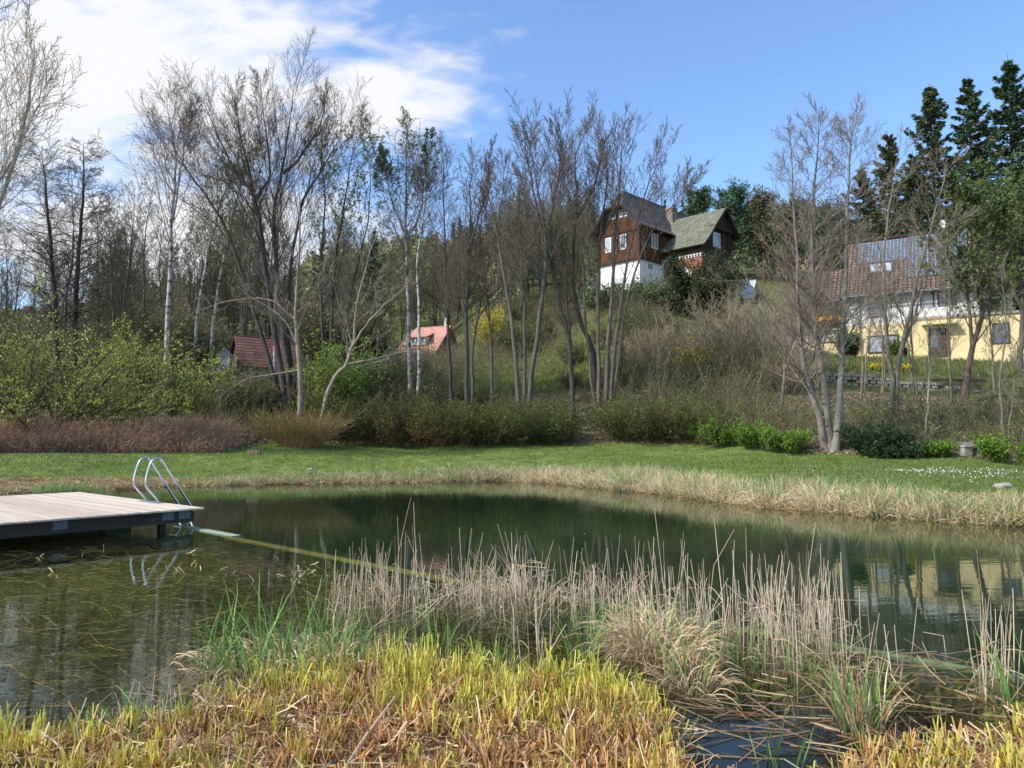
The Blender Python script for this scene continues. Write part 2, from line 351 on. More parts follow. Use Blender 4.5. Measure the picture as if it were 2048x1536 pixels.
def sky():
    nt = W.node_tree; nt.nodes.clear(); L = nt.links.new
    out = nd(nt, 'ShaderNodeOutputWorld'); bg = nd(nt, 'ShaderNodeBackground'); bg.inputs[1].default_value = .15
    st = nd(nt, 'ShaderNodeTexSky', sky_type='NISHITA'); st.sun_disc = False; st.sun_elevation = SEL; st.sun_rotation = SAZ % (2 * math.pi)
    st.air_density = 1.0; st.dust_density = 1.2; st.ozone_density = 1.5
    tc = nd(nt, 'ShaderNodeTexCoord'); sp = nd(nt, 'ShaderNodeSeparateXYZ'); L(tc.outputs['Generated'], sp.inputs[0])
    def mth(op, a, b=None, c=None):
        n = nd(nt, 'ShaderNodeMath', operation=op)
        for k, v in enumerate((a, b, c)):
            if v is None: continue
            if isinstance(v, (int, float)): n.inputs[k].default_value = v
            else: L(v, n.inputs[k])
        return n.outputs[0]
    yy = mth('MAXIMUM', mth('ABSOLUTE', sp.outputs[1]), .08)
    u = mth('DIVIDE', sp.outputs[0], yy); v = mth('DIVIDE', sp.outputs[2], yy)
    cb = nd(nt, 'ShaderNodeCombineXYZ'); L(u, cb.inputs[0]); L(v, cb.inputs[1])
    def nz(scale, detail, rough, rot, sx, sy, dist=0.):
        mp = nd(nt, 'ShaderNodeMapping'); mp.inputs['Rotation'].default_value = (0, 0, rot); mp.inputs['Scale'].default_value = (sx, sy, 1); L(cb.outputs[0], mp.inputs[0])
        n = nd(nt, 'ShaderNodeTexNoise'); n.inputs['Scale'].default_value = scale; n.inputs['Detail'].default_value = detail; n.inputs['Roughness'].default_value = rough
        n.inputs['Distortion'].default_value = dist; L(mp.outputs[0], n.inputs['Vector']); return n.outputs[0]
    soft = nz(3.2, 6, .6, .5, 1, 1.7, .4); rip = nz(11, 4, .5, -.55, 1, 2.4, .3)
    def lobe(px, py, rx, ry):
        a = mth('DIVIDE', mth('SUBTRACT', u, (px - 1024) / F), rx / F); b = mth('DIVIDE', mth('SUBTRACT', v, (872 - py) / F), ry / F)
        return mth('SUBTRACT', 1, mth('SQRT', mth('ADD', mth('MULTIPLY', a, a), mth('MULTIPLY', b, b))))
    lb = mth('MAXIMUM', lobe(120, 120, 640, 330), lobe(720, 175, 250, 120)); lb = mth('MAXIMUM', lb, lobe(-600, 100, 900, 500))
    lb = mth('MAXIMUM', lb, lobe(300, 470, 520, 140))
    d = mth('ADD', mth('MULTIPLY', lb, 1.1), mth('MULTIPLY', mth('SUBTRACT', soft, .5), 1.5))
    d = mth('ADD', d, mth('MULTIPLY', mth('SUBTRACT', rip, .5), 1.7))
    mr = nd(nt, 'ShaderNodeMapRange', interpolation_type='SMOOTHSTEP'); mr.inputs[1].default_value = -.3; mr.inputs[2].default_value = .72; mr.inputs[4].default_value = .98; L(d, mr.inputs[0])
    tint = nd(nt, 'ShaderNodeMix', data_type='RGBA', blend_type='MULTIPLY'); tint.inputs[0].default_value = 1
    tint.inputs[7].default_value = (1.42, 1.68, 1.95, 1); L(st.outputs[0], tint.inputs[6])
    mx = nd(nt, 'ShaderNodeMix', data_type='RGBA'); mx.inputs[7].default_value = (6.5, 6.55, 6.75, 1)
    L(mr.outputs[0], mx.inputs[0]); L(tint.outputs[2], mx.inputs[6]); L(mx.outputs[2], bg.inputs[0]); L(bg.outputs[0], out.inputs[0])
sky()
S.view_settings.view_transform = 'Standard'; S.view_settings.look = 'None'; S.view_settings.exposure = 0
S.render.engine = 'CYCLES'; S.cycles.max_bounces = 6; S.cycles.transparent_max_bounces = 12; S.cycles.use_denoising = True
S.cycles.diffuse_bounces = 2; S.cycles.glossy_bounces = 2; S.cycles.sample_clamp_indirect = 6

# ------------------------------------------------------------------ trees
def curve_pts(pts, K, wob=0.):
    """smooth polyline through pts, K points"""
    P = np.asarray(pts, float); n = len(P)
    Q = np.vstack([2 * P[0] - P[1], P, 2 * P[-1] - P[-2]]); t = np.linspace(0, n - 1 - 1e-6, K); i = t.astype(int); f = (t - i)[:, None]
    p0, p1, p2, p3 = Q[i], Q[i + 1], Q[i + 2], Q[i + 3]
    R = .5 * (2 * p1 + (p2 - p0) * f + (2 * p0 - 5 * p1 + 4 * p2 - p3) * f ** 2 + (3 * p1 - p0 - 3 * p2 + p3) * f ** 3)
    if wob: R[1:] += rng.normal(size=(K - 1, 3)) * wob * np.array([1, 1, .3])
    return R
def spawn(P, R, n, t0, t1, ang, L, tl, up, wob, K, rs, rmin, ivar=.35, bulge=0.):
    N, KP, _ = P.shape
    t = (np.arange(n)[None] + rng.random((N, n))) / n * (t1 - t0) + t0
    f = t * (KP - 1); i = np.clip(f.astype(int), 0, KP - 2); w = (f - i)[..., None]; ix = np.arange(N)[:, None]
    A, B = P[ix, i], P[ix, i + 1]; pos = (A * (1 - w) + B * w).reshape(-1, 3); tan = unit(B - A).reshape(-1, 3)
    rad = (R[ix, i] * (1 - w[..., 0]) + R[ix, i + 1] * w[..., 0]).ravel()
    plen = np.linalg.norm(np.diff(P, axis=1), axis=2).sum(1)
    M_ = N * n; az = (np.arange(n)[None] * 2.4 + rng.random((N, 1)) * 6.28 + rng.normal(size=(N, n)) * .5).reshape(-1, 1)
    ref = unit(np.cross(tan, np.array([.31, .2, .93]) + rng.normal(size=(M_, 3)) * .05)); b2 = np.cross(tan, ref)
    side = ref * np.cos(az) + b2 * np.sin(az); a = (ang * (.75 + .5 * rng.random((M_, 1))))
    d = tan * np.cos(a) + side * np.sin(a)
    q = (t - t0) / max(t1 - t0, 1e-6)
    shape = (1 - tl * q) * (1 - bulge + bulge * np.sin(np.clip(q * .85 + .15, 0, 1) * math.pi))
    ln = (L * plen[:, None] * shape * (1 - ivar + 2 * ivar * rng.random((N, n)))).ravel()
    P2 = grow(pos, d, ln, K, wob, up)
    r0 = np.maximum(np.minimum(rad * rs, rad), rmin)
    R2 = r0[:, None] * (1 - np.linspace(0, 1, K)[None] ** .8 * .85); R2 = np.maximum(R2, rmin)
    return P2, R2
BARE = dict(n1=36, t0=.22, a1=.58, l1=.33, tl=.62, up1=.11, n2=9, l2=.38, a2=.52, n3=6, l3=.42, rt=.005, wob=.07, bulge=0.)
def woody(stems, p):
    """stems: list of (K,3) points and base radius. Returns (P,R) per branching level"""
    K = 16
    P = np.stack([curve_pts(s, K, p.get('sw', .025)) for s, _ in stems])
    R = np.stack([.82 * r * (1 - np.linspace(0, 1, K)) ** .95 + .01 for _, r in stems])
    R[:, 0] *= 1.25
    lv = [(P, R)]
    P1, R1 = spawn(P, R, p['n1'], p['t0'], .99, p['a1'], p['l1'], p['tl'], p['up1'], p['wob'], 7, p.get('rs', .32), .009, bulge=p['bulge']); lv.append((P1, R1))
    P2, R2 = spawn(P1, R1, p['n2'], .18, .98, p['a2'], p['l2'], .45, p.get('up2', .06), .12, 5, .6, p['rt'] * 1.3); lv.append((P2, R2))
    if p['n3']:
        P3, R3 = spawn(P2, R2, p['n3'], .15, .98, .6, p['l3'], .3, p.get('up3', .04), .14, 4, .7, p['rt']); lv.append((P3, R3))
    return lv
def tree(name, label, cat, stems, p, bark=(.11, .095, .08), twig=(.11, .085, .065), leaf=None, nleaf=0, lsize=.09, lcols=None, group=None, barkmat='bark', tips=None, limb=None):
    base = np.array(stems[0][0][0]); root = thing(name, label, cat, tuple(base), 0, group)
    lv = woody(stems, p)
    a = Acc(); P, R = lv[0]; V, Q = tubes(P, R, 8); a.add(V, Q, rep(jitter(bark, len(P), .12), P.shape[1], 8))
    P, R = lv[1]
    if barkmat == 'bark':
        V, Q = tubes(P, R, 4); a.add(V, Q, rep(jitter(limb or bark, len(P), .2), P.shape[1], 4))
    a.build('trunk', M[barkmat], root, base, smooth=True)
    c = Acc()
    if barkmat != 'bark': V, Q = tubes(P, R, 4); c.add(V, Q, rep(jitter(limb or twig, len(P), .2), P.shape[1], 4))
    for P, R in lv[2:]:
        V, Q = tubes(P, R, 3); c.add(V, Q, rep(jitter(twig, len(P), .3), P.shape[1], 3))
    if nleaf and tips is not False:
        P = lv[-1][0]; k = rng.integers(0, len(P), nleaf); t = rng.random(nleaf) ** .7 * (P.shape[1] - 1); i = np.minimum(t.astype(int), P.shape[1] - 2); w = (t - i)[:, None]
        cen = P[k, i] * (1 - w) + P[k, i + 1] * w + rng.normal(size=(nleaf, 3)) * lsize * .5
        V, Q = leaf_quads(cen, lsize * (.6 + .8 * rng.random(nleaf))); c.add(V, Q, np.repeat(pick(lcols, nleaf, .3), 4, 0))
    tg = c.build('crown', M['leaf' if nleaf else 'twig'], root, base)
    return root
def stem(D, *pts, g=True, r=.12, dD=0., dep=.15):
    """a stem through photo pixels; the foot goes into the ground"""
    out = []
    for k, p in enumerate(pts):
        d = D + dD * k / max(len(pts) - 1, 1); q = at(p[0], p[1] + max(0, 430 - p[1]) * .17, d)
        out.append(q)
    if g:
        z = zt1(out[0][0], out[0][1]) - dep; out[0][2] = z if z < out[1][2] - .3 else out[0][2]
    return out, r
DARK = (.055, .046, .038); GREY = (.125, .105, .085); PALE = (.26, .225, .18); TW = (.095, .072, .055); TWG = (.15, .125, .095)
BUD = [(.22, .28, .06), (.16, .24, .04), (.12, .2, .035)]
def P_(**k): d = dict(BARE); d.update(k); return d

# big pale tree that reaches in from beyond the frame
tree('poplar_tree', 'pale tall bare tree with upswept branches reaching in beside the alders', 'tree',
     [stem(27, (-150, 900), (-130, 500), (-60, 200), (-10, -150), r=.26), stem(27, (-150, 890), (-60, 560), (40, 260), (70, 20), r=.16, dep=.1), stem(27, (-160, 900), (-100, 500), (10, 330), (85, 150), r=.13, dep=.1)],
     P_(n1=20, t0=.25, a1=.5, l1=.34, up1=.16, n2=7, n3=5, a2=.5, rt=.008), bark=(.34, .29, .23), twig=(.36, .29, .22))
ALD = P_(n1=78, t0=.2, a1=1.1, l1=.21, tl=.6, up1=-.01, n2=9, l2=.42, n3=6, l3=.45, up2=-.03, up3=-.04, bulge=.3, rt=.006)
tree('alder_tree', 'dark straight alder with drooping side branches, nearer the edge of the view of the two', 'tree', [stem(42, (118, 850), (108, 590), (95, 420), (84, 262), r=.22)], ALD, bark=DARK, twig=(.06, .046, .04))
tree('alder_tree', 'dark straight alder with drooping side branches, the taller slim one beside the first birch', 'tree', [stem(43, (142, 850), (152, 580), (165, 400), (168, 252), r=.22)], ALD, bark=DARK, twig=(.06, .046, .04))
BIR = P_(n1=34, t0=.34, a1=.62, l1=.27, tl=.8, up1=.08, n2=8, l2=.45, n3=5, l3=.5, up2=-.02, up3=-.09, rt=.0055)
BL = [(.16, .2, .06), (.2, .24, .07)]
tree('birch_tree', 'white birch rising out of the bramble edge with a wide open crown', 'tree', [stem(37, (329, 832), (336, 640), (345, 420), (352, 300), (330, 130), r=.17), stem(37, (345, 440), (362, 320), (375, 230), (395, 150), g=False, r=.07)],
     BIR, bark=(.95, .93, .9), twig=(.11, .075, .06), barkmat='birch')
for px, lab, top in ((392, 'pale leaning birch in the thicket behind the willow, the lower of two parallel ones', 330), (425, 'pale leaning birch in the thicket behind the willow, the upper of two parallel ones', 260)):
    tree('birch_tree', lab, 'tree', [stem(46, (px - 10, 790), (px + 8, 600), (px + 45, 420), (px + 75, top), r=.15)], BIR, bark=(.9, .88, .85), twig=(.1, .075, .06), nleaf=2500, lsize=.07, lcols=BL, barkmat='birch')
# the big dark spreading tree
tree('maple_tree', 'tallest dark many stemmed bare tree spreading a broad fan of limbs over the thicket', 'tree', [
    stem(40, (585, 800), (545, 640), (512, 400), (470, 330), (405, 150), r=.24), stem(40, (578, 800), (515, 640), (450, 455), (385, 340), (330, 230), r=.17),
    stem(40, (592, 800), (560, 610), (548, 430), (565, 320), (590, 105), r=.22), stem(40, (510, 420), (500, 330), (480, 230), (468, 130), g=False, r=.1),
    stem(40, (515, 390), (540, 330), (530, 220), (520, 105), g=False, r=.09), stem(40, (566, 330), (600, 290), (640, 210), (655, 130), g=False, r=.1),
    stem(40.5, (600, 800), (575, 640), (600, 420), (640, 330), (690, 220), r=.15)],
    P_(n1=30, t0=.3, a1=.58, l1=.32, tl=.55, up1=.1, n2=10, n3=7, rt=.005), bark=(.075, .066, .054), twig=(.085, .06, .045))
tree('birch_tree', 'slim pale birch standing in front of the wooden barn among the dark limbs', 'tree', [stem(45, (548, 780), (550, 680), (553, 540), (562, 380), (560, 300), r=.11)], BIR, bark=(.95, .93, .9), twig=(.1, .075, .06), barkmat='birch')
tree('bare_tree', 'pale pinkish trunk with long low bare side branches behind the fan shaped bush', 'tree', [stem(34.5, (602, 830), (597, 700), (591, 620), (600, 480), (598, 330), r=.17), stem(34.5, (597, 700), (575, 650), (545, 620), (480, 580), g=False, r=.07),
    stem(34.5, (598, 740), (540, 750), (490, 760), (430, 800), g=False, r=.05), stem(34.5, (592, 640), (540, 600), (470, 600), (400, 620), g=False, r=.05)],
    P_(n1=16, t0=.25, a1=.85, l1=.3, n2=7, n3=5), bark=(.26, .2, .165), twig=(.17, .14, .11), limb=(.2, .165, .13))
tree('bare_tree', 'bent grey tree leaning over beside the fan shaped bush, its trunk kinked half way', 'tree', [stem(34, (632, 835), (660, 770), (690, 733), (706, 690), (712, 620), (735, 520), (770, 430), r=.13), stem(34, (696, 728), (740, 720), (800, 705), (850, 690), g=False, r=.05),
    stem(34, (700, 700), (740, 640), (790, 590), (820, 560), g=False, r=.05)], P_(n1=15, t0=.3, a1=.85, l1=.28, n2=7, n3=5), bark=(.27, .235, .19), twig=(.16, .14, .11))
tree('bare_tree', 'bushy tree with small new leaves near its top beside the tall spreading maple', 'tree', [stem(44, (660, 810), (668, 560), (690, 380), (715, 235), r=.14), stem(44, (655, 810), (640, 560), (650, 400), (640, 270), r=.12), stem(44, (665, 810), (700, 600), (735, 440), (745, 260), r=.1)],
     P_(n1=22, t0=.25, l1=.24, n2=8, n3=5), bark=(.08, .07, .055), twig=(.085, .07, .05), nleaf=4500, lsize=.08, lcols=[(.13, .17, .05), (.17, .21, .07)])
tree('birch_tree', 'birch with white lower trunk and airy leafing crown left of the orange roof', 'tree', [stem(41, (822, 805), (818, 640), (812, 480), (812, 340), (815, 195), r=.16), stem(41, (813, 480), (840, 420), (850, 330), (862, 230), g=False, r=.07), stem(41, (812, 470), (785, 400), (770, 330), (765, 270), g=False, r=.06)],
     BIR, bark=(.9, .88, .85), twig=(.1, .08, .06), nleaf=4500, lsize=.065, lcols=[(.14, .17, .06), (.1, .13, .05)], barkmat='birch')
tree('birch_tree', 'thinner white birch directly in front of the orange roof', 'tree', [stem(40, (836, 808), (838, 650), (835, 520), (850, 400), (850, 330), r=.11)], BIR, bark=(.95, .93, .9), twig=(.1, .08, .06), barkmat='birch')
THIN = P_(n1=36, t0=.3, a1=.45, l1=.2, up1=.12, n2=8, n3=6, rt=.0055)
tree('bare_tree', 'thin upright bare tree just past the gable end of the orange roof', 'tree', [stem(39, (908, 850), (898, 700), (894, 580), (888, 400), (885, 268), r=.12)], THIN, bark=(.07, .06, .052), twig=TW)
tree('bare_tree', 'straight dark bare tree with forked top between orange roof and glade', 'tree', [stem(38.5, (936, 850), (932, 640), (938, 480), (945, 290), r=.16), stem(38.5, (937, 500), (965, 400), (985, 250), g=False, r=.08)], THIN, bark=(.085, .075, .062), twig=TW)
tree('bare_tree', 'thin forked tree standing in front of the yellow flowering shrub', 'tree', [stem(41, (948, 830), (945, 700), (965, 580), (1000, 420), (1010, 300), r=.1), stem(41, (985, 800), (982, 680), (975, 600), (960, 500), (970, 330), r=.09)], THIN, bark=(.1, .085, .07), twig=TW)
tree('bare_tree', 'group of tall upright grey stems at the near edge of the glade', 'tree', [stem(38, (1040, 860), (1030, 690), (1010, 560), (985, 420), (960, 330), r=.15), stem(38, (1050, 850), (1078, 640), (1092, 500), (1075, 360), (1050, 215), r=.16),
     stem(38, (1045, 855), (1050, 650), (1040, 480), (1035, 330), r=.11), stem(38, (1090, 470), (1110, 380), (1120, 290), (1100, 210), g=False, r=.08)], P_(n1=20, t0=.35, a1=.55, l1=.24, up1=.12, n2=8, n3=6, rt=.008), bark=(.105, .09, .073), twig=TW)
tree('bare_tree', 'dark bare tree leaning away over the glade with a rounded twiggy top', 'tree', [stem(40, (1146, 830), (1138, 690), (1112, 570), (1100, 440), (1120, 330), (1140, 215), r=.15), stem(40, (1110, 560), (1080, 440), (1060, 330), (1045, 225), g=False, r=.1)],
     P_(n1=22, t0=.4, a1=.6, l1=.26, up1=.1, n2=9, n3=6, rt=.008), bark=(.085, .073, .06), twig=TW)
tree('bare_tree', 'crooked dark trunk that curves across the slope in front of the white house wall', 'tree', [stem(42, (1192, 800), (1186, 700), (1160, 640), (1145, 560), (1148, 450), (1155, 380), (1150, 290), (1180, 215), r=.2), stem(42, (1150, 440), (1185, 370), (1200, 300), (1215, 240), g=False, r=.1)],
     P_(n1=22, t0=.4, a1=.65, l1=.24, up1=.1, n2=9, n3=6, rt=.008), bark=(.07, .06, .05), twig=TW)
tree('bare_tree', 'many stemmed bare tree fanning up in front of the chalet gable', 'tree', [stem(39, (1200, 830), (1196, 640), (1200, 480), (1215, 340), (1200, 230), r=.13), stem(39, (1208, 830), (1220, 640), (1230, 480), (1240, 330), (1245, 235), r=.15),
     stem(39, (1214, 830), (1238, 640), (1255, 520), (1290, 380), (1325, 280), r=.12), stem(39, (1218, 825), (1255, 600), (1300, 470), (1350, 400), (1375, 360), r=.08), stem(39, (1195, 830), (1170, 620), (1165, 450), (1190, 300), r=.09)],
     P_(n1=19, t0=.38, a1=.5, l1=.24, up1=.13, n2=8, n3=6, rt=.008), bark=(.12, .1, .082), twig=TW)
tree('bare_tree', 'slender bare sapling between the leaning dark tree and the crooked trunk', 'tree', [stem(41, (1148, 830), (1142, 700), (1130, 560), (1118, 480), r=.08)], THIN, bark=(.1, .085, .07), twig=TW)
# right hand trees
LIN = P_(n1=60, t0=.36, a1=.85, l1=.19, tl=.55, up1=.05, n2=9, l2=.42, n3=6, l3=.5, rt=.005, bulge=.25)
tree('linden_tree', 'tall bare tree of three straight grey trunks joined at the foot at the lawn edge', 'tree', [stem(30.5, (1652, 908), (1640, 840), (1605, 720), (1592, 500), (1580, 225), r=.22), stem(30.5, (1662, 912), (1648, 780), (1628, 620), (1628, 400), (1642, 188), r=.23),
     stem(30.3, (1670, 905), (1680, 780), (1688, 640), (1697, 400), (1702, 188), r=.2)], LIN, bark=(.2, .17, .14), twig=(.16, .125, .1))
LOW = P_(n1=20, t0=.15, a1=.7, l1=.35, tl=.4, up1=.02, n2=7, n3=5, rt=.008)
tree('bare_tree', 'bare tree with two steep stems in front of the solar panels', 'tree', [stem(34, (1788, 870), (1784, 760), (1770, 640), (1768, 500), (1785, 370), (1800, 270), r=.14), stem(34, (1793, 865), (1795, 740), (1820, 630), (1850, 500), (1880, 380), (1895, 290), r=.16), stem(34, (1797, 720), (1840, 600), (1880, 470), (1925, 430), g=False, r=.08)],
     P_(n1=18, t0=.3, a1=.7, l1=.25, n2=7, n3=5), bark=(.17, .14, .115), twig=TWG)
tree('broadleaf_tree', 'thick trunked tree with fresh green leaves hiding the far end of the solar roof', 'tree', [stem(40, (1930, 800), (1938, 720), (1965, 620), (1975, 520), (1985, 380), r=.24), stem(40, (1945, 690), (1935, 600), (1915, 540), (1890, 480), g=False, r=.12), stem(40, (1970, 600), (2010, 520), (2040, 450), (2060, 400), g=False, r=.14),
     stem(40, (1972, 560), (1950, 480), (1940, 430), (1930, 400), g=False, r=.1)], P_(n1=18, t0=.3, a1=.85, l1=.35, n2=8, n3=5, tl=.3), bark=(.12, .1, .08), twig=(.11, .09, .06), nleaf=11000, lsize=.1, lcols=[(.085, .115, .032), (.11, .14, .042), (.065, .09, .028)])
tree('broadleaf_tree', 'dense green leafing tree at the edge of the view above the yellow wall', 'tree', [stem(46, (2040, 790), (2045, 640), (2040, 500), (2040, 370), r=.22), stem(46, (2045, 620), (2000, 520), (1970, 440), g=False, r=.12), stem(46, (2045, 600), (2090, 500), (2110, 420), g=False, r=.12)],
     P_(n1=18, t0=.3, a1=.9, l1=.35, n2=8, n3=5, tl=.3), bark=(.1, .085, .07), twig=(.1, .085, .05), nleaf=26000, lsize=.13, lcols=[(.09, .125, .035), (.12, .155, .05), (.07, .1, .028)])
tree('bare_tree', 'leaning pale sapling on the bank below the yellow house door', 'tree', [stem(31, (1848, 890), (1856, 800), (1858, 700), (1850, 620), r=.045)], P_(n1=12, t0=.3, l1=.2, n2=4, n3=3), bark=(.3, .26, .2), twig=TWG)
tree('bare_tree', 'slim bare tree on the bank behind the stone bench', 'tree', [stem(30, (2010, 890), (2000, 780), (2012, 660), (2002, 540), r=.06), stem(30, (2014, 890), (2030, 760), (2040, 640), r=.045)], P_(n1=14, t0=.3, l1=.26, n2=5, n3=4), bark=(.15, .125, .1), twig=TWG)
tree('bare_tree', 'arching thin bare tree in front of the orange parasol terrace', 'tree', [stem(37, (1560, 830), (1570, 730), (1555, 640), (1500, 570), (1440, 560), r=.09), stem(37, (1568, 740), (1600, 660), (1620, 600), (1640, 560), g=False, r=.06)],
     P_(n1=18, t0=.2, l1=.32, a1=.8, n2=7, n3=5, up1=.02), bark=(.17, .14, .11), twig=TWG)

GH = 'thin bare saplings screening the yellow house'
sap = None
for px, D, h, rz in ((1722, 40, 8.5, 0), (1835, 41.5, 9, 2), (1905, 39, 8, 4), (1990, 41, 8.5, 1), (1640, 41, 7, 3), (1765, 42, 7.5, 5)):
    q = gp(px, D)
    if sap is None: sap = tree('sapling', 'thin pale bare sapling on the bank in front of the yellow house', 'tree', [([q - [0, 0, .2], q + [.2, 0, 3], q + [-.1, .1, 6], q + [.3, 0, h]], .07), ([q - [-.1, 0, .2], q + [.5, 0, 3], q + [.9, .1, 5], q + [1.1, 0, h * .85]], .05)], P_(n1=26, t0=.2, a1=.7, l1=.26, n2=7, n3=5), bark=(.2, .165, .13), twig=TWG, group=GH)
    else: dup(sap, q, rz, h / 8.5)
# repeats in the wood behind
def proto(name, lab, H, kind, seed, group, leaf=None, nl=0, ls=.12, lean=.6):
    st = [([np.array([0, 0, -.2]), np.array([lean * .3, .1, H * .4]), np.array([lean * .5, -.2, H * .7]), np.array([lean, .1, H])], H * .0085)]
    if kind > 1: st.append(([np.array([.1, 0, -.2]), np.array([-lean * .5, .2, H * .35]), np.array([-lean, .3, H * .65]), np.array([-lean * 1.6, .1, H * .9])], H * .007))
    return tree(name, lab, 'tree', st, P_(n1=36, t0=.2, a1=.62, l1=.25, n2=7, n3=5, rt=.0075), bark=(.1, .085, .07), twig=(.12, .095, .072), nleaf=nl, lsize=ls, lcols=leaf, group=group)
G1 = 'thin bare trees in the wood behind the thicket'; G2 = 'budding trees in the wood behind the thicket'
L1_ = 'thin dark bare tree deep in the wood behind the thicket'; L2_ = 'tree with faint green buds deep in the wood behind the thicket'
pr = [proto('wood_tree', L1_, 17, 1, 1, G1), proto('wood_tree', L1_, 16, 2, 2, G1, lean=.9), proto('wood_tree', L2_, 15, 2, 3, G2, BL + [(.13, .13, .06)], 1700, .09), proto('wood_tree', L2_, 12, 1, 4, G2, BL + [(.13, .14, .05)], 1500, .09, lean=.3)]
spots = []
for k in range(128):
    px = rng.uniform(-80, 880) if k < 78 else rng.uniform(860, 1230)
    D = rng.uniform(47, 88) if k < 78 else rng.uniform(80, 128)
    if 390 < px < 690 and D < 74 or 700 < px < 990 and D < 104: D = rng.uniform(76, 92) if px < 690 else rng.uniform(108, 125)
    spots.append((px, D))
for k, (px, D) in enumerate(spots):
    o = pr[k] if k < 4 else pr[rng.choice(4, p=[.3, .25, .27, .18])]; q = gp(px, D); s = rng.uniform(.75, 1.15); rz = rng.uniform(0, 6.28)
    if px < 260: s *= .8
    if k < 4: o.location = q; o.rotation_euler = (0, 0, rz); o.scale = (s,) * 3
    else: dup(o, q, rz, s)

# ------------------------------------------------------------------ shrubs
def shrub(name, label, px, D, rx, h, n=30, spread=.9, up=.05, n2=10, n3=6, leaf=None, nl=0, ls=.07, twig=(.12, .1, .07), r=.018, cat='shrub', group=None, ry=None, foot=.35, rt=.006, wob=.1, l2=.4, dz=0., K=7, a2=.6):
    base = gp(px, D, dz - .05); root = thing(name, label, cat, tuple(base), 0, group)
    ang = rng.random(n) * 6.28; q = np.sqrt(rng.random(n)); ry = ry or rx
    b = np.stack([np.cos(ang) * q * rx * foot, np.sin(ang) * q * ry * foot, 0 * q], 1)
    b[:, 2] = zt(b[:, 0] + base[0], b[:, 1] + base[1]) - base[2] - .05
    d = np.stack([np.cos(ang) * q * spread * rx / h, np.sin(ang) * q * spread * ry / h, np.ones(n)], 1)
    P = grow(b, d, h * (.65 + .45 * rng.random(n)) * np.sqrt(1 + (q * spread * rx / h) ** 2) , K, wob, up); R = r * (1 - np.linspace(0, 1, K)[None] * .7) * (.6 + .8 * rng.random((n, 1)))
    a = Acc(); V, Q = tubes(P, R, 4); a.add(V, Q, rep(jitter(twig, n, .3), K, 4)); a.build('stems', M['twig'], root)
    c = Acc(); P2, R2 = spawn(P, R, n2, .15, .98, a2, l2, .3, up * .7, .12, 5, .6, rt * 1.2); V, Q = tubes(P2, R2, 3); c.add(V, Q, rep(jitter(twig, len(P2), .3), 5, 3)); last = P2
    if n3:
        P3, R3 = spawn(P2, R2, n3, .1, .98, .6, .45, .3, .03, .14, 4, .7, rt); V, Q = tubes(P3, R3, 3); c.add(V, Q, rep(jitter(twig, len(P3), .3), 4, 3)); last = P3
    if nl:
        KL = last.shape[1]; k = rng.integers(0, len(last), nl); t = rng.random(nl) * (KL - 1); i = np.minimum(t.astype(int), KL - 2); w = (t - i)[:, None]
        cen = last[k, i] * (1 - w) + last[k, i + 1] * w + rng.normal(size=(nl, 3)) * ls * .7
        V, Q = leaf_quads(cen, ls * (.6 + .8 * rng.random(nl))); cl = pick(leaf, nl, .3)
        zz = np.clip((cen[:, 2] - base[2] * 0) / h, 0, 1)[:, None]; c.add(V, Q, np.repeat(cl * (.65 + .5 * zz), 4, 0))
    c.build('foliage' if nl else 'twigs', M['leaf' if nl else 'twig'], root)
    return root
WIL = [(.28, .31, .06), (.22, .27, .05), (.36, .37, .09)]
# the willow at the water side, arching
def willow():
    base = gp(100, 30.5, -.1); root = thing('willow_shrub', 'big arching willow covered in yellow green new leaves above the brown brambles', 'shrub', tuple(base))
    n = 34; az = rng.uniform(-.35, math.pi + .35, n); az = np.where(rng.random(n) < .3, az + math.pi, az)
    tilt = rng.uniform(.2, 1.05, n); d = np.stack([np.cos(az) * np.sin(tilt), np.sin(az) * np.sin(tilt) * .6, np.cos(tilt)], 1)
    b = np.stack([rng.normal(size=n) * .5, rng.normal(size=n) * .4, np.zeros(n)], 1)
    P = grow(b, d, rng.uniform(4.2, 7.2, n), 10, .05, -.07); R = (.055 * (1 - np.linspace(0, 1, 10) * .8))[None] * (.5 + .9 * rng.random((n, 1)))
    a = Acc(); V, Q = tubes(P, R, 6); a.add(V, Q, rep(jitter((.075, .065, .05), n, .2), 10, 6)); a.build('stems', M['bark'], root, smooth=True)
    c = Acc(); P2, R2 = spawn(P, R, 16, .2, .99, .75, .24, .4, .09, .1, 6, .5, .007); V, Q = tubes(P2, R2, 3); c.add(V, Q, rep(jitter((.12, .11, .06), len(P2), .3), 6, 3))
    P3, R3 = spawn(P2, R2, 6, .1, .98, .6, .45, .3, .08, .1, 4, .6, .005); V, Q = tubes(P3, R3, 3); c.add(V, Q, rep(jitter((.16, .15, .07), len(P3), .3), 4, 3))
    nl = 11500; k = rng.integers(0, len(P3), nl); t = rng.random(nl) * 3; i = np.minimum(t.astype(int), 2); w = (t - i)[:, None]
    cen = P3[k, i] * (1 - w) + P3[k, i + 1] * w + rng.normal(size=(nl, 3)) * .03
    V, Q = leaf_quads(cen, .055 * (.6 + .8 * rng.random(nl)), 1.9); c.add(V, Q, np.repeat(pick(WIL, nl, .3), 4, 0)); c.build('foliage', M['leaf'], root)
willow()
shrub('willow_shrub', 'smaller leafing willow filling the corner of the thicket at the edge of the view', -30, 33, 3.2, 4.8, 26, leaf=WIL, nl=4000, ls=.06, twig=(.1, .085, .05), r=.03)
shrub('willow_shrub', 'leafing willow between the big arching one and the white birch trunk', 265, 36, 3.2, 4.4, 24, leaf=WIL, nl=4200, ls=.065, twig=(.1, .085, .05), r=.03)
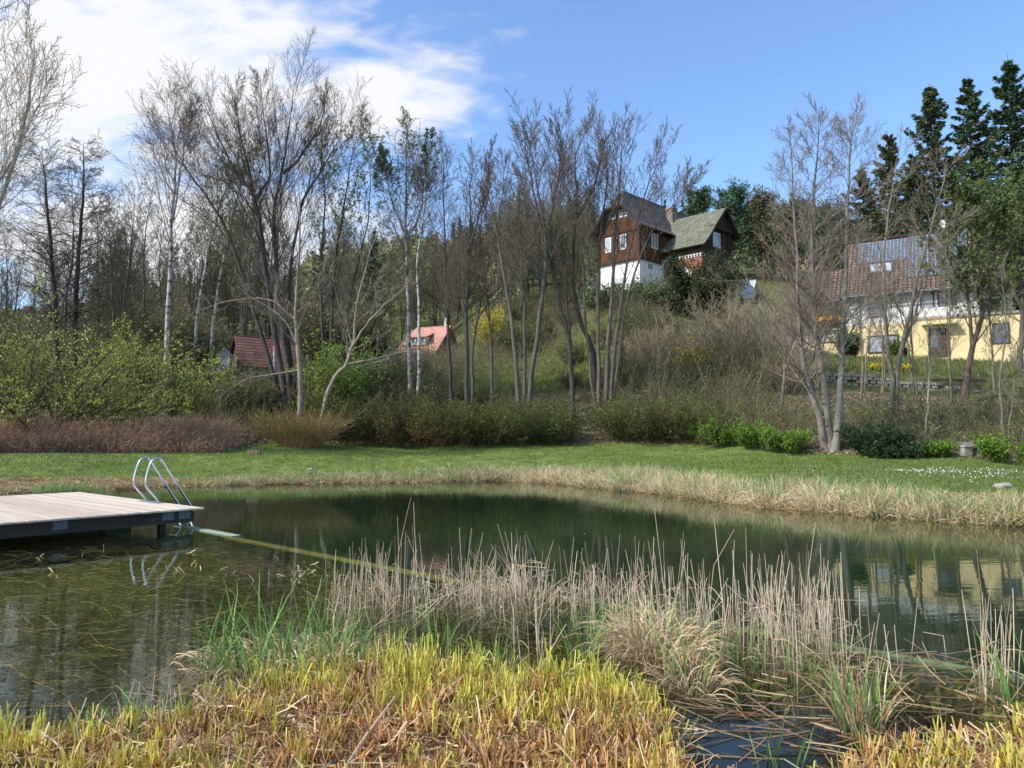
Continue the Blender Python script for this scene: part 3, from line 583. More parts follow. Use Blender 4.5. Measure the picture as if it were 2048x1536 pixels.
shrub('willow_shrub', 'round light green leafing shrub in front of the leaning birches', 385, 38, 2.2, 3.4, 20, leaf=WIL, nl=3500, ls=.065, twig=(.1, .085, .05), r=.025)
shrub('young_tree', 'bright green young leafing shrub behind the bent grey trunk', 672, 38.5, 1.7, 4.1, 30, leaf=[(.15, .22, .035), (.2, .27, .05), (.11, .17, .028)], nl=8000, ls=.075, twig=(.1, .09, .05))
# the low fan shaped bush
shrub('spirea_bush', 'fan shaped twiggy bush with yellow green tips on the lawn knoll', 600, 33.2, 1.5, 1.4, 380, spread=1.05, up=-.01, n2=5, n3=0, leaf=[(.3, .3, .05), (.25, .27, .05)], nl=5000, ls=.03, twig=(.26, .165, .08), r=.007, foot=.55, rt=.005, wob=.05, a2=.35, ry=1.1)
# hedge of shrubs at the foot of the bank
OLV = [(.085, .12, .022), (.06, .095, .018), (.115, .15, .03)]
hedge = [(705, 36.2, 1.7, 2.1, OLV, (.09, .08, .04), 'dark olive rounded shrub next to the fan shaped bush'),
         (770, 36.4, 1.6, 2.0, OLV, (.1, .08, .045), 'olive shrub with brownish twigs between the fan bush and the reddish shrub'),
         (835, 35.6, 1.7, 1.8, [(.13, .1, .035), (.09, .1, .025)], (.17, .09, .05), 'reddish brown twiggy shrub in the hedge under the orange roof'),
         (905, 35.6, 1.6, 1.75, OLV + [(.15, .2, .03)], (.13, .09, .045), 'green shrub with reddish stems under the thin upright tree'),
         (965, 35.8, 1.7, 1.9, OLV + [(.13, .18, .03)], (.08, .07, .035), 'leafy green shrub at the middle of the lawn edge hedge'),
         (1040, 35.8, 1.7, 1.85, OLV, (.08, .07, .035), 'dark green shrub under the group of tall grey stems'),
         (1092, 35.8, 1.2, 1.3, OLV, (.08, .07, .035), 'low dark green shrub beside the bare leaf litter gap'),
         (1262, 35.8, 1.7, 1.9, OLV, (.09, .075, .04), 'dark green shrub just past the leaf litter gap'),
         (1300, 35.6, 1.8, 2.2, OLV + [(.12, .1, .04)], (.12, .09, .05), 'mixed green and brown shrub below the chalet'),
         (1370, 34.6, 1.6, 1.7, OLV, (.11, .09, .05), 'dull green shrub behind the bright green bushes')]
for px, D, rx, h, lf, tw, lab in hedge:
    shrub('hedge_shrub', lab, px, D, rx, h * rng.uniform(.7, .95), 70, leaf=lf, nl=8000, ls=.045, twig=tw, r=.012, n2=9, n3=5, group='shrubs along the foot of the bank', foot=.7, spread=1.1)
BRT = [(.1, .19, .02), (.14, .24, .03), (.075, .14, .018)]
for px, D, rx, h, lab in ((1435, 32.3, 1.1, 1.05, 'bright green leafy bush at the lawn edge, widest of the three before the tripled trunk'), (1510, 31.2, .75, .85, 'bright green leafy bush at the lawn edge between two others'), (1575, 30.6, .7, .8, 'bright green leafy bush nearest the tripled trunk'),
                          (2015, 26.6, .95, .8, 'bright green leafy bush beside the stone bench'), (1870, 27.9, .5, .5, 'small bright green tuft of leaves before the stone bench')):
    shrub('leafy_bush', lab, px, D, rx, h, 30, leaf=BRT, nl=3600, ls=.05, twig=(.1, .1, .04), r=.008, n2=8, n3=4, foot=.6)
for px, D, rx, h, lab in ((1755, 28.7, .9, .95, 'low dark conifer shrub beside the tripled trunk'), (1790, 27.9, .7, .4, 'flat dark juniper mat at the lawn edge')):
    shrub('juniper_bush', lab, px, D, rx, h, 50, leaf=[(.02, .045, .018), (.03, .055, .02)], nl=8000, ls=.05, twig=(.05, .045, .03), r=.01, n2=9, n3=4, spread=1.3, foot=.4)
# bare brown shrub mass below the chalet and its neighbours
BRN = (.21, .175, .115)
for px, D, rx, h, lab in ((1345, 50, 2.2, 2.3, 'bare brown twiggy shrub under the dark yew'), (1440, 46, 2.6, 3.4, 'large bare brown twiggy shrub fanning out right of the yew'), (1515, 45, 2.4, 3.7, 'tall bare brown twiggy shrub in front of the terrace'),
                          (1570, 42.5, 1.5, 1.9, 'bare brown twiggy shrub at the end of the block wall'), (1300, 47, 2.2, 2.4, 'bare reddish brown shrub on the slope under the white house wall'), (1490, 56, 2.6, 3.6, 'bare greyish brown shrub between the yew and the yellow house')):
    shrub('bare_shrub', lab, px, D, rx, h, 50, twig=BRN, r=.02, n2=9, n3=5, rt=.008, group='bare brown shrubs on the slope', foot=.5, spread=1.15, up=0)
for px, D, rx, h, lab in ((525, 47, 1.8, 2.3, 'bare brown shrub in front of the wooden barn roof, nearer its gable'), (590, 48, 1.6, 2.0, 'bare brown shrub in front of the far end of the wooden barn')):
    shrub('bare_shrub', lab, px, D, rx, h, 45, twig=(.16, .135, .09), r=.016, n2=9, n3=5, rt=.008, foot=.5, spread=1.15, up=0, leaf=OLV, nl=1500, ls=.07)
YEL = [(.5, .4, .03), (.55, .45, .04), (.4, .36, .05)]
for px, D, rx, h, n_, lab in ((982, 74, .8, 3.9, 5000, 'tall orange yellow flowering shrub on the slope behind the bare stems'), (1385, 45, .8, 1.8, 2200, 'yellow flowering forsythia among the brown shrubs'), (1535, 43.5, 1.0, 1.6, 2200, 'yellow flowering forsythia left of the block wall'),
                              (1757, 45.2, .35, .35, 700, 'small cushion of yellow flowers on the block wall, the one farther from the door'), (1816, 45.2, .4, .35, 800, 'small cushion of yellow flowers on the block wall below the door')):
    shrub('forsythia', lab, px, D, rx, h, 30, leaf=YEL, nl=n_, ls=.075, twig=(.16, .13, .07), r=.012, foot=.5, rt=.006)
# slope shrubs in the wood, repeats
GS = 'green shrubs in the wood'; LS = 'dull green shrub growing under the trees of the wood'
OG = [(.12, .14, .04), (.1, .115, .035), (.15, .17, .05)]; OB = [(.1, .1, .04), (.13, .13, .05)]
ps = [shrub('wood_shrub', LS, 300, 44, 2.4, 4.0, 40, leaf=OG, nl=5500, ls=.1, twig=(.1, .085, .05), r=.02, group=GS, rt=.01), shrub('wood_shrub', LS, 160, 44, 2.2, 3.4, 40, leaf=OB, nl=4000, ls=.1, twig=(.12, .095, .065), r=.02, group=GS, rt=.01)]
for k in range(90):
    px = rng.uniform(-80, 900) if k < 66 else rng.uniform(900, 1340)
    D = rng.uniform(41, 80) if k < 66 else rng.uniform(48, 85)
    if 405 < px < 670 and D < 74 or 740 < px < 990 and D < 104: D = rng.uniform(40, 45)
    if k >= 66 and 48 < D < 66 and px < 1230: D += 22
    if px > 1140 and D > 58: D = rng.uniform(46, 58)
    s = rng.uniform(.7, 1.3) * (.45 if D < 48 else 1) * (.5 if px > 880 else 1); dup(ps[k % 2], gp(px, D, -.1), rng.uniform(0, 6.28), (s * 1.1, s * 1.1, s))
# light green bushes on the garden slope by the yellow house
for px, D, rx, h, lab in ((1702, 53.5, .7, 1.5, 'dark green columnar thuja beside the terrace of the yellow house'), (1797, 53.6, .5, 1.1, 'small cone shaped evergreen beside the yellow house door')):
    shrub('thuja', lab, px, D, rx, h, 60, leaf=[(.05, .085, .02), (.075, .11, .03)], nl=9000, ls=.08, twig=(.06, .05, .03), r=.02, foot=.7, spread=.4)
shrub('rhododendron', 'grey green spreading shrub on the knoll below the white house wall', 1265, 69, 3.4, 1.1, 70, leaf=[(.11, .15, .06), (.15, .19, .09), (.08, .11, .045)], nl=12000, ls=.14, twig=(.1, .085, .05), r=.025, foot=.6, spread=1.1)

# ------------------------------------------------------------------ conifers
def conifer(name, label, base, H, W, kind='spruce', group=None, cols=((.032, .056, .026), (.045, .07, .03), (.024, .04, .02)), nb=90, per=46, t0=.12, cone=False):
    root = thing(name, label, 'tree', tuple(base), 0, group)
    K = 10; tr = np.stack([rng.normal(size=K) * .03, rng.normal(size=K) * .03, np.linspace(-.3, H, K)], 1); Rr = H * .014 * (1 - np.linspace(0, 1, K)) + .02
    V, Q = tubes(tr[None], Rr[None], 7); a = Acc(); a.add(V, Q, (.09, .065, .05)); a.build('trunk', M['bark'], root, smooth=True)
    t = t0 + (.975 - t0) * (np.arange(nb) + rng.random(nb)) / nb; az = rng.random(nb) * 6.28
    if kind == 'spruce':
        Lb = 1.15 * W * (1 - t) ** .92 * (.45 + .85 * rng.random(nb)) + .08; d = np.stack([np.cos(az), np.sin(az), -.28 + .6 * t], 1); dr = .09
    else:
        Lb = W * np.sin(np.clip(.25 + .75 * (1 - t), 0, 1) * 3.0) * (.5 + .8 * rng.random(nb)) + .3; d = np.stack([np.cos(az), np.sin(az), .35 + .5 * t], 1); dr = .05
    b = np.stack([0 * t, 0 * t, t * H], 1); Pb = grow(b, d, Lb, 6, .06, dr); Rb = np.linspace(1, .3, 6)[None] * (.02 + .012 * Lb[:, None])
    c = Acc(); V, Q = tubes(Pb, Rb, 3); c.add(V, Q, rep(jitter((.07, .05, .035), nb, .2), 6, 3))
    per = int(per * 1.7); n = nb * per; k = np.repeat(np.arange(nb), per); s = (.12 + .88 * rng.random(n) ** .8) * 5; i = np.minimum(s.astype(int), 4); w = (s - i)[:, None]
    cen = Pb[k, i] * (1 - w) + Pb[k, i + 1] * w; tan = unit(Pb[k, i + 1] - Pb[k, i]); sd = unit(np.cross(tan, [0, 0, 1.])) * rng.choice([-1, 1], n)[:, None]
    if kind == 'spruce':
        f = (s / 5); off = rng.random(n) * .25 * Lb[k] * (1.1 - f) + .05
        cen = cen + sd * off[:, None] + np.array([0, 0, -1.]) * (off * .35 + rng.random(n) * .12 * H / 12)[:, None]
        ax = unit(sd * .8 + tan * .7 + np.array([0, 0, -.5])); V, Q = leaf_quads(cen, .022 * H * (.6 + .8 * rng.random(n)) * .26, 3.6, ax, .35)
    else:
        cen = Pb[k, np.maximum(i, 2) + 1] + rng.normal(size=(n, 3)) * (.06 + .12 * Lb[k])[:, None] * np.array([1, 1, .55])
        V, Q = leaf_quads(cen, .019 * H * (.5 + .8 * rng.random(n)) * .6, 3.0)
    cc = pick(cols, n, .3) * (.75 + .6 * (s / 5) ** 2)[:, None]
    if cone: m = rng.random(n) < cone; cc[m] = pick([(.14, .075, .035), (.1, .06, .03)], m.sum(), .2)
    c.add(V, Q, np.repeat(cc, 4, 0)); c.build('crown', M['needle'], root); return root
def con_at(name, label, px, ytop, D, W, **k):
    b = gp(px, D, -.1); top = at(px, ytop, D); return conifer(name, label, b, top[2] - b[2], W, **k)
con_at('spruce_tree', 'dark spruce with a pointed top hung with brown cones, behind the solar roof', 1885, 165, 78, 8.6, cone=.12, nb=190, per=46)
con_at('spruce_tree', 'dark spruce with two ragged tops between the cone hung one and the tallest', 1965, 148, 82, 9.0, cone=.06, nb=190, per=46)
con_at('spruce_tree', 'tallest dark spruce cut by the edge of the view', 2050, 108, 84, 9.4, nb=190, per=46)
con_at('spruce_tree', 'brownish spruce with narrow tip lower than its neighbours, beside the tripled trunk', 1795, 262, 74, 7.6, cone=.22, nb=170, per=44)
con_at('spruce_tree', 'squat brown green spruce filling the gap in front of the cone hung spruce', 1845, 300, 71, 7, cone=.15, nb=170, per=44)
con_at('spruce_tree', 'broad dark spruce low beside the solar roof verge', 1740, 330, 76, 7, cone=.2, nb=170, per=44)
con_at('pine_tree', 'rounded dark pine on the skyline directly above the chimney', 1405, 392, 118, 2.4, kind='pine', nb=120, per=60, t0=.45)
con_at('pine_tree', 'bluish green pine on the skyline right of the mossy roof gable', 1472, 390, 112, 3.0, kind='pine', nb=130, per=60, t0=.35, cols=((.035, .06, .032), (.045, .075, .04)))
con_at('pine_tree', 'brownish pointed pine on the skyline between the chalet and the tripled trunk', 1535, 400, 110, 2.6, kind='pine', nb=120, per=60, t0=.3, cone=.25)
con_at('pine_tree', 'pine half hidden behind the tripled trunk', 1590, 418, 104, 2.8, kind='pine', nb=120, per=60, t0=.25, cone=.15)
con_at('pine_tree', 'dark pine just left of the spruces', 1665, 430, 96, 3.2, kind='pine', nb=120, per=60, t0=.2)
con_at('spruce_tree', 'small bluish spruce against the mossy roof gable', 1473, 500, 72, 1.6, nb=70, per=50, cols=((.04, .07, .035), (.05, .085, .045)))
con_at('spruce_tree', 'dark spruce poking out of the wood behind the leafing birch', 745, 455, 105, 3.0, nb=80, per=50, t0=.05)
con_at('spruce_tree', 'dark spruce in the wood above the barn roof', 640, 450, 92, 3.0, nb=80, per=50, t0=.05)
con_at('spruce_tree', 'dark young spruce on the bank behind the bright green bushes', 1245, 690, 44, 1.0, nb=50, per=44, cols=((.05, .08, .025), (.06, .1, .03)))
con_at('spruce_tree', 'pointed dark spruce on the slope above the orange roof', 918, 430, 128, 3.2, nb=80, per=50, t0=.05)
def yew():
    base = gp(1402, 66, -.3); root = thing('yew_tree', 'dense dark yew standing in front of the brick wall', 'tree', tuple(base))
    n = 70; d = unit(np.stack([rng.normal(size=n), rng.normal(size=n), np.abs(rng.normal(size=n)) + .25], 1)); P = grow(np.zeros((n, 3)) + [0, 0, .2], d, rng.uniform(3.4, 6.0, n) * (.75 + .4 * d[:, 2]), 7, .08, .05)
    a = Acc(); V, Q = tubes(P, np.linspace(.08, .02, 7)[None] * np.ones((n, 1)), 4); a.add(V, Q, (.07, .05, .035)); a.build('trunk', M['bark'], root)
    m = 34000; k = rng.integers(0, n, m); s = (.35 + .65 * rng.random(m)) * 6; i = np.minimum(s.astype(int), 5); w = (s - i)[:, None]
    cen = P[k, i] * (1 - w) + P[k, i + 1] * w + rng.normal(size=(m, 3)) * .3; V, Q = leaf_quads(cen, .1 * (.6 + .8 * rng.random(m)), 2.4, np.array([0, 0, .8]), .8)
    c = Acc(); c.add(V, Q, np.repeat(pick([(.022, .034, .012), (.038, .044, .014), (.016, .024, .01)], m, .3), 4, 0)); c.build('crown', M['needle'], root)
yew()

# ------------------------------------------------------------------ far forest on the hill: one mass
def forest():
    n = 1500; px = rng.uniform(-300, 2400, n); D = np.sqrt(rng.uniform(95 ** 2, 250 ** 2, n)); X = (px - 1024) / F * D; Z = zt(X, D)
    keep = ~((px > 1150) & (D < np.where(px > 1560, 98, 112))) & ~((px > 740) & (px < 960) & (D < 122)); X, D, Z, px = X[keep], D[keep], Z[keep], px[keep]; n = len(X)
    a = Acc(); con = rng.random(n) < np.where(px > 1150, .5, np.where(px > 850, .3, .15)); H = np.where(con, rng.uniform(8, 14, n), rng.uniform(7, 11, n)) * np.where(px < 600, .75, 1)
    tone = np.where(con[:, None], pick([(.03, .05, .022), (.04, .06, .025)], n, .2), pick([(.1, .095, .045), (.125, .1, .065), (.09, .1, .035), (.12, .13, .045), (.11, .085, .06)], n, .2))
    per = 190; k = np.repeat(np.arange(n), per); m = len(k); t = rng.random(m); r = np.where(con[k], (1 - t) * .2 * H[k], np.sin(np.clip(t * .85 + .12, 0, 1) * 3.14) * .32 * H[k]) * np.sqrt(rng.random(m)) ; az = rng.random(m) * 6.28
    cen = np.stack([X[k] + np.cos(az) * r, D[k] + np.sin(az) * r, Z[k] + H[k] * (.12 + .88 * t)], 1)
    V, Q = leaf_quads(cen, .42 * (.5 + .9 * rng.random(m)), 2.0, np.array([0, 0, .6]), .9); a.add(V, Q, np.repeat(1.5 * tone[k] * (.7 + .6 * rng.random((m, 1))), 4, 0))
    o = a.build('far_forest', M['needle']); tag(o, 'mixed wood of dark conifers and budding trees covering the hill behind the houses', 'forest', kind='stuff')
forest()

# ------------------------------------------------------------------ buildings
class MB:
    """polygons of one mesh, with optional uv per face corner"""
    def __init__(s): s.v, s.f, s.uv = [], [], []
    def poly(s, pts, uv=None):
        i = len(s.v); s.v += [tuple(p) for p in pts]; s.f.append(list(range(i, i + len(pts)))); s.uv.append(uv or [(0, 0)] * len(pts)); return s
    def box(s, x0, x1, y0, y1, z0, z1):
        p = [(x0, y0, z0), (x1, y0, z0), (x1, y1, z0), (x0, y1, z0), (x0, y0, z1), (x1, y0, z1), (x1, y1, z1), (x0, y1, z1)]
        for f in ((0, 3, 2, 1), (4, 5, 6, 7), (0, 1, 5, 4), (1, 2, 6, 5), (2, 3, 7, 6), (3, 0, 4, 7)): s.poly([p[k] for k in f])
        return s
    def slab(s, a, b, c, d, th, uvw=None):
        """a sheet a,b,c,d (a-b runs along the eave, d-c along the ridge) with thickness th downwards"""
        a, b, c, d = map(np.array, (a, b, c, d)); n = np.cross(b - a, d - a).astype(float); n /= np.linalg.norm(n); n = n if n[2] > 0 else -n
        w = float(np.linalg.norm(b - a)); h = float(np.linalg.norm(d - a)); lo = [p - n * th for p in (a, b, c, d)]; hi = [a, b, c, d]
        s.poly(hi, [(0, 0), (w, 0), (w, h), (0, h)]); s.poly(lo[::-1])
        for k in range(4): s.poly([hi[k], lo[k], lo[(k + 1) % 4], hi[(k + 1) % 4]])
        return s
    def bar(s, p, q, w, h=None):
        p, q = Vector(p), Vector(q); t = (q - p).normalized(); h = h or w
        up = Vector((0, 0, 1)) if abs(t.z) < .95 else Vector((0, 1, 0)); a = t.cross(up).normalized() * w / 2; b = a.normalized().cross(t) * h / 2
        c = [p - a - b, p + a - b, p + a + b, p - a + b, q - a - b, q + a - b, q + a + b, q - a + b]
        for f in ((0, 1, 2, 3), (7, 6, 5, 4), (0, 4, 5, 1), (1, 5, 6, 2), (2, 6, 7, 3), (3, 7, 4, 0)): s.poly([c[k] for k in f])
        return s
    def prism(s, prof, y0, y1, ax='y'):
        """closed outline prof [(a,z)] swept along y (or x)"""
        g = (lambda a, z, t: (a, t, z)) if ax == 'y' else (lambda a, z, t: (t, a, z))
        A = [g(a, z, y0) for a, z in prof]; B = [g(a, z, y1) for a, z in prof]; n = len(prof)
        s.poly(A); s.poly(B[::-1])
        for k in range(n): s.poly([A[k], B[k], B[(k + 1) % n], A[(k + 1) % n]])
        return s
    def build(s, name, mat, parent=None, bevel=0, label=None):
        me = bpy.data.meshes.new(name); me.from_pydata(s.v, [], s.f); u = me.uv_layers.new(name='uv')
        u.data.foreach_set('uv', np.array([c for f in s.uv for c in f], np.float32).ravel()); me.materials.append(mat)
        import bmesh
        b = bmesh.new(); b.from_mesh(me); bmesh.ops.remove_doubles(b, verts=b.verts, dist=1e-4); bmesh.ops.recalc_face_normals(b, faces=b.faces); b.to_mesh(me); b.free()
        o = bpy.data.objects.new(name, me); C.objects.link(o)
        if parent: o.parent = parent
        if bevel: m = o.modifiers.new('bevel', 'BEVEL'); m.width = bevel; m.segments = 2; m.limit_method = 'ANGLE'
        if label: o['label'] = label
        return o
def tube_obj(name, pts, r, mat, parent=None, n=10, K=40, smooth=True):
    P = curve_pts(pts, K) if smooth else np.asarray(pts, float); V, Q = tubes(P[None], np.full((1, len(P)), r), n)
    return mesh_obj(name, V, Q, mat, None, parent, True)
def glass_mat(name, col, rough=.08):
    m, nt, out = new_mat(name); p = nd(nt, 'ShaderNodeBsdfPrincipled'); p.inputs['Base Color'].default_value = (*col, 1); p.inputs['Roughness'].default_value = rough; p.inputs['Specular IOR Level'].default_value = .9
    tc = nd(nt, 'ShaderNodeTexCoord'); no = nd(nt, 'ShaderNodeTexNoise'); no.inputs['Scale'].default_value = 1.5; nt.links.new(tc.outputs['Object'], no.inputs['Vector'])
    b = nd(nt, 'ShaderNodeBump'); b.inputs['Strength'].default_value = .05; nt.links.new(no.outputs[0], b.inputs['Height']); nt.links.new(b.outputs[0], p.inputs['Normal'])
    nt.links.new(p.outputs[0], out.inputs[0]); return m
M['white'] = plain('white_render', (.72, .71, .68), .85, namt=.1, nscale=1.2, bump=.15)
M['yellow'] = plain('yellow_render', (.76, .61, .33), .9, namt=.1, nscale=.8, bump=.15)
M['frame'] = plain('white_frame', (.75, .76, .76), .5, namt=.05)
M['darkframe'] = plain('dark_frame', (.06, .045, .035), .6)
M['pane'] = glass_mat('window_glass', (.10, .12, .14)); M['curtain_sheen'] = glass_mat('curtain_sheen_glass', (.36, .39, .42), .25)  # pale tone holds curtains, and white reflection painted into the chalet panes
M['board'] = course_mat('brown_boards', (.10, .042, .02), (.13, .056, .027), (.03, .014, .008), 9, .17, .02, 'box', namt=.35)
M['boardv'] = course_mat('dark_upright_boards', (.06, .03, .018), (.08, .04, .023), (.02, .011, .007), 9, .19, .02, 'boxv', namt=.35)
M['timber'] = plain('dark_timber', (.05, .026, .016), .8, namt=.3, bump=.3)
M['brick'] = course_mat('red_brick', (.26, .075, .045), (.34, .11, .065), (.3, .22, .18), .28, .09, .012, 'box')
M['slate'] = course_mat('grey_roof_tiles', (.135, .128, .115), (.18, .17, .155), (.05, .045, .04), .32, .3, .03, 'uv', namt=.3, bump=1)
M['moss'] = course_mat('mossy_roof_tiles', (.16, .162, .105), (.21, .212, .15), (.07, .075, .05), .32, .3, .035, 'uv', namt=.25, bump=1)
M['brownroof'] = course_mat('brown_roof_tiles', (.17, .11, .085), (.22, .15, .115), (.045, .03, .025), .3, .36, .05, 'uv', off=.0, namt=.25, bump=1)
M['orange'] = course_mat('orange_roof_tiles', (.55, .27, .21), (.6, .32, .25), (.36, .17, .12), .4, .4, .03, 'uv', off=.0, namt=.15, bump=1)
M['redroof'] = course_mat('red_barn_roof', (.27, .12, .085), (.34, .16, .115), (.1, .045, .035), 3, .34, .05, 'uv', namt=.25, bump=1)
M['plank'] = course_mat('weathered_planks', (.17, .12, .085), (.21, .15, .11), (.06, .04, .03), 9, .2, .02, 'boxv', namt=.3)
M['solar'] = course_mat('solar_cells', (.07, .08, .1), (.09, .1, .12), (.33, .37, .42), .25, .25, .016, 'uv', rough=.22, off=0, bump=.1, namt=.1)
M['chim'] = course_mat('chimney_brick', (.3, .25, .2), (.36, .3, .25), (.2, .17, .14), .3, .3, .03, 'box')
M['stone'] = plain('pale_stone', (.33, .3, .26), .95, namt=.3, nscale=6, bump=.6, bscale=12)
M['steel'] = plain('brushed_steel', (.62, .63, .65), .22, metal=1, namt=.05)
M['plate'] = plain('dull_fixing_plate', (.11, .13, .15), .6, namt=.2, nscale=20)
M['zinc'] = plain('galvanised_plate', (.2, .24, .28), .45, metal=.4, namt=.15, nscale=20)
M['zincroof'] = plain('pale_sheet_roof', (.42, .42, .42), .6, namt=.15)

def window(root, side, pos, a0, a1, z0, z1, n=2, frame='frame', pane='pane', w=.09, proud=.05, bar=None):
    """a window on a wall facing -y ('y') at y=pos or facing +x ('x') at x=pos"""
    g = (lambda a, o, z: (a, pos - o, z)) if side == 'y' else (lambda a, o, z: (pos + o, a, z))
    def bx(m, p0, p1, q0, q1, o0, o1):
        c0, c1 = g(p0, o0, q0), g(p1, o1, q1); m.box(min(c0[0], c1[0]), max(c0[0], c1[0]), min(c0[1], c1[1]), max(c0[1], c1[1]), q0, q1)
    m = MB(); bx(m, a0, a0 + w, z0, z1, -.05, proud); bx(m, a1 - w, a1, z0, z1, -.05, proud); bx(m, a0 + w, a1 - w, z0, z0 + w, -.05, proud); bx(m, a0 + w, a1 - w, z1 - w, z1, -.05, proud)
    for k in range(1, n): c = a0 + (a1 - a0) * k / n; bx(m, c - w * .5, c + w * .5, z0 + w, z1 - w, -.05, proud)
    if bar:
        zz = z0 + (z1 - z0) * bar
        for k in range(n): bx(m, a0 + w + (a1 - a0 - w) * k / n * (1 if k else 0) + (w * .5 if k else 0), a0 + (a1 - a0) * (k + 1) / n - (w * .5 if k < n - 1 else w), zz - w * .35, zz + w * .35, -.05, proud - .01)
    f = m.build('window', M[frame], root); p = MB(); bx(p, a0 + w * .5, a1 - w * .5, z0 + w * .5, z1 - w * .5, -.04, proud - .03); p.build('pane', M[pane], f); return f

# --- the chalet on the knoll. Local x runs along its white gable wall towards the viewer, local y away along the side
vz = 17.1
v = thing('chalet_house', 'large brown timber chalet with white and brick lower storey and mossy wing roof', 'house', (14, 80, vz), -math.pi / 4)
Z = lambda a: a - vz
m = MB().box(-5.4, 0, 0, 16, -4.5, Z(21.1)); m.build('wall', M['white'], v, label='white plastered lower storey')
m = MB().prism([(-5.5, Z(21.1)), (.1, Z(21.1)), (.1, Z(25.2)), (-.85, Z(26.0)), (-2.75, Z(29.0)), (-4.6, Z(26.0)), (-5.5, Z(25.2))], -.12, 16); m.build('upper_wall', M['board'], v, label='brown boarded upper storey and gable')
m = MB().box(-5.6, .2, -.24, -.121, Z(20.98), Z(21.2)).box(.101, .22, -.24, 4.1, Z(20.98), Z(21.2)).box(-5.55, .15, -.2, -.121, Z(24.3), Z(24.5))
for xx in (-5.45, .0): m.box(xx - .08, xx + .14, -.2, -.121, Z(21.2), Z(24.3))
m.build('timber_beam', M['timber'], v)
# roof with its flared foot and small hipped tip
r = MB()
prof_r = [(-2.75, 29.5), (-1.4, 27.2), (-.15, 25.4), (.95, 24.55)]; prof_l = [(-2.75, 29.5), (-4.1, 27.2), (-5.35, 25.4), (-6.6, 24.55)]
for pr_ in (prof_r, prof_l):
    for k in range(3):
        (x0, z0), (x1, z1) = pr_[k], pr_[k + 1]
        ya = -1.0; yt = .9 if k == 0 else -1.0
        r.slab((x1, ya, Z(z1)), (x1, 16.6, Z(z1)), (x0, 16.6, Z(z0)), (x0, yt, Z(z0)), .14)
rf = r.build('roof', M['slate'], v)
h = MB().poly([(-2.75, .9, Z(29.5)), (-1.4, -1.0, Z(27.2)), (-4.1, -1.0, Z(27.2))], [(1.4, 2.8), (2.8, 0), (0, 0)]).poly([(-2.75, .9, Z(29.3)), (-4.1, -.95, Z(27.02)), (-1.4, -.95, Z(27.02))]); h.build('hipped_tip', M['slate'], rf)
for pr_ in (prof_r, prof_l):
    b = MB()
    for k in (1, 2): b.bar((pr_[k][0], -1.02, Z(pr_[k][1]) - .12), (pr_[k + 1][0], -1.02, Z(pr_[k + 1][1]) - .12), .06, .26)
    b.build('barge_board', M['timber'], rf)
c = MB().box(-1.75, -.85, 8.0, 9.0, Z(25.2), Z(28.75)).box(-1.82, -.78, 7.93, 9.07, Z(28.6), Z(28.8)); c.build('chimney', M['chim'], rf)
window(v, 'y', -.12, -4.55, -3.75, Z(22.4), Z(24.1), 1, pane='curtain_sheen'); window(v, 'y', -.12, -2.5, -1.65, Z(22.4), Z(24.1), 1, pane='pane')
window(v, 'y', -.12, -4.0, -2.9, Z(26.1), Z(27.0), 2); window(v, 'y', -.12, -2.6, -1.5, Z(26.1), Z(27.0), 2)
window(v, 'y', 0, -3.9, -1.6, Z(17.9), Z(19.4), 2, pane='curtain_sheen', w=.14)
window(v, 'x', 0, 1.5, 2.5, Z(20.1), Z(20.85), 2, w=.07); window(v, 'x', .1, 2.2, 3.4, Z(22.6), Z(24.3), 2)
# wing
WY0, WY1, WX = 4.3, 11.4, 5.15
m = MB().box(.001, WX, WY0, WY1, -4.5, Z(21.2)); m.build('wing_wall', M['brick'], v, label='red brick lower storey')
m = MB().box(.11, WX + .06, WY0 - .06, WY1 + .06, Z(21.2), Z(21.55))
m.build('cornice', M['white'], v)
d_ = MB()
for k in range(14): d_.box(.3 + k * .37, .46 + k * .37, WY0 - .16, WY0 - .061, Z(21.24), Z(21.48))
for k in range(18): d_.box(WX + .061, WX + .16, WY0 + .1 + k * .38, WY0 + .26 + k * .38, Z(21.24), Z(21.48))
d_.build('bracket', M['timber'], v)
PK = (WY0 + 4.3, 27.3)
m = MB().prism([(WY0 + .2, Z(21.56)), (WY1 - .2, Z(21.56)), (WY1 - .2, Z(24.6)), (PK[0], Z(26.9)), (WY0 + 1.4, Z(23.9)), (WY0 + .2, Z(22.6))], .12, WX - .05, 'x'); m.build('wing_upper_wall', M['boardv'], v, label='dark boarded gable of the wing')
m = MB().box(WX - .049, WX + .35, WY0 + 1.9, WY1 - .25, Z(24.75), Z(25.0))
m.prism([(WY0 + 2.3, Z(25.01)), (WY1 - .35, Z(25.01)), (PK[0], Z(26.95))], WX - .048, WX + .2, 'x'); m.bar((WX + .05, WY1 - 1.5, Z(22.9)), (WX + .3, WY1 - 1.5, Z(24.7)), .14).bar((WX + .05, PK[0] - .1, Z(23.3)), (WX + .3, PK[0] - .1, Z(24.7)), .14)
m.build('gable_boarding', M['timber'], v)
r = MB(); q = [(PK[0], 27.35), (WY0 + 2.3, 25.3), (WY0 + .6, 23.4), (WY0 - .6, 22.35)]
for k in range(3): r.slab((-2.5, q[k + 1][0], Z(q[k + 1][1])), (WX + .7, q[k + 1][0], Z(q[k + 1][1])), (WX + .7, q[k][0], Z(q[k][1])), (-2.5, q[k][0], Z(q[k][1])), .14)
r.build('wing_roof', M['moss'], v)
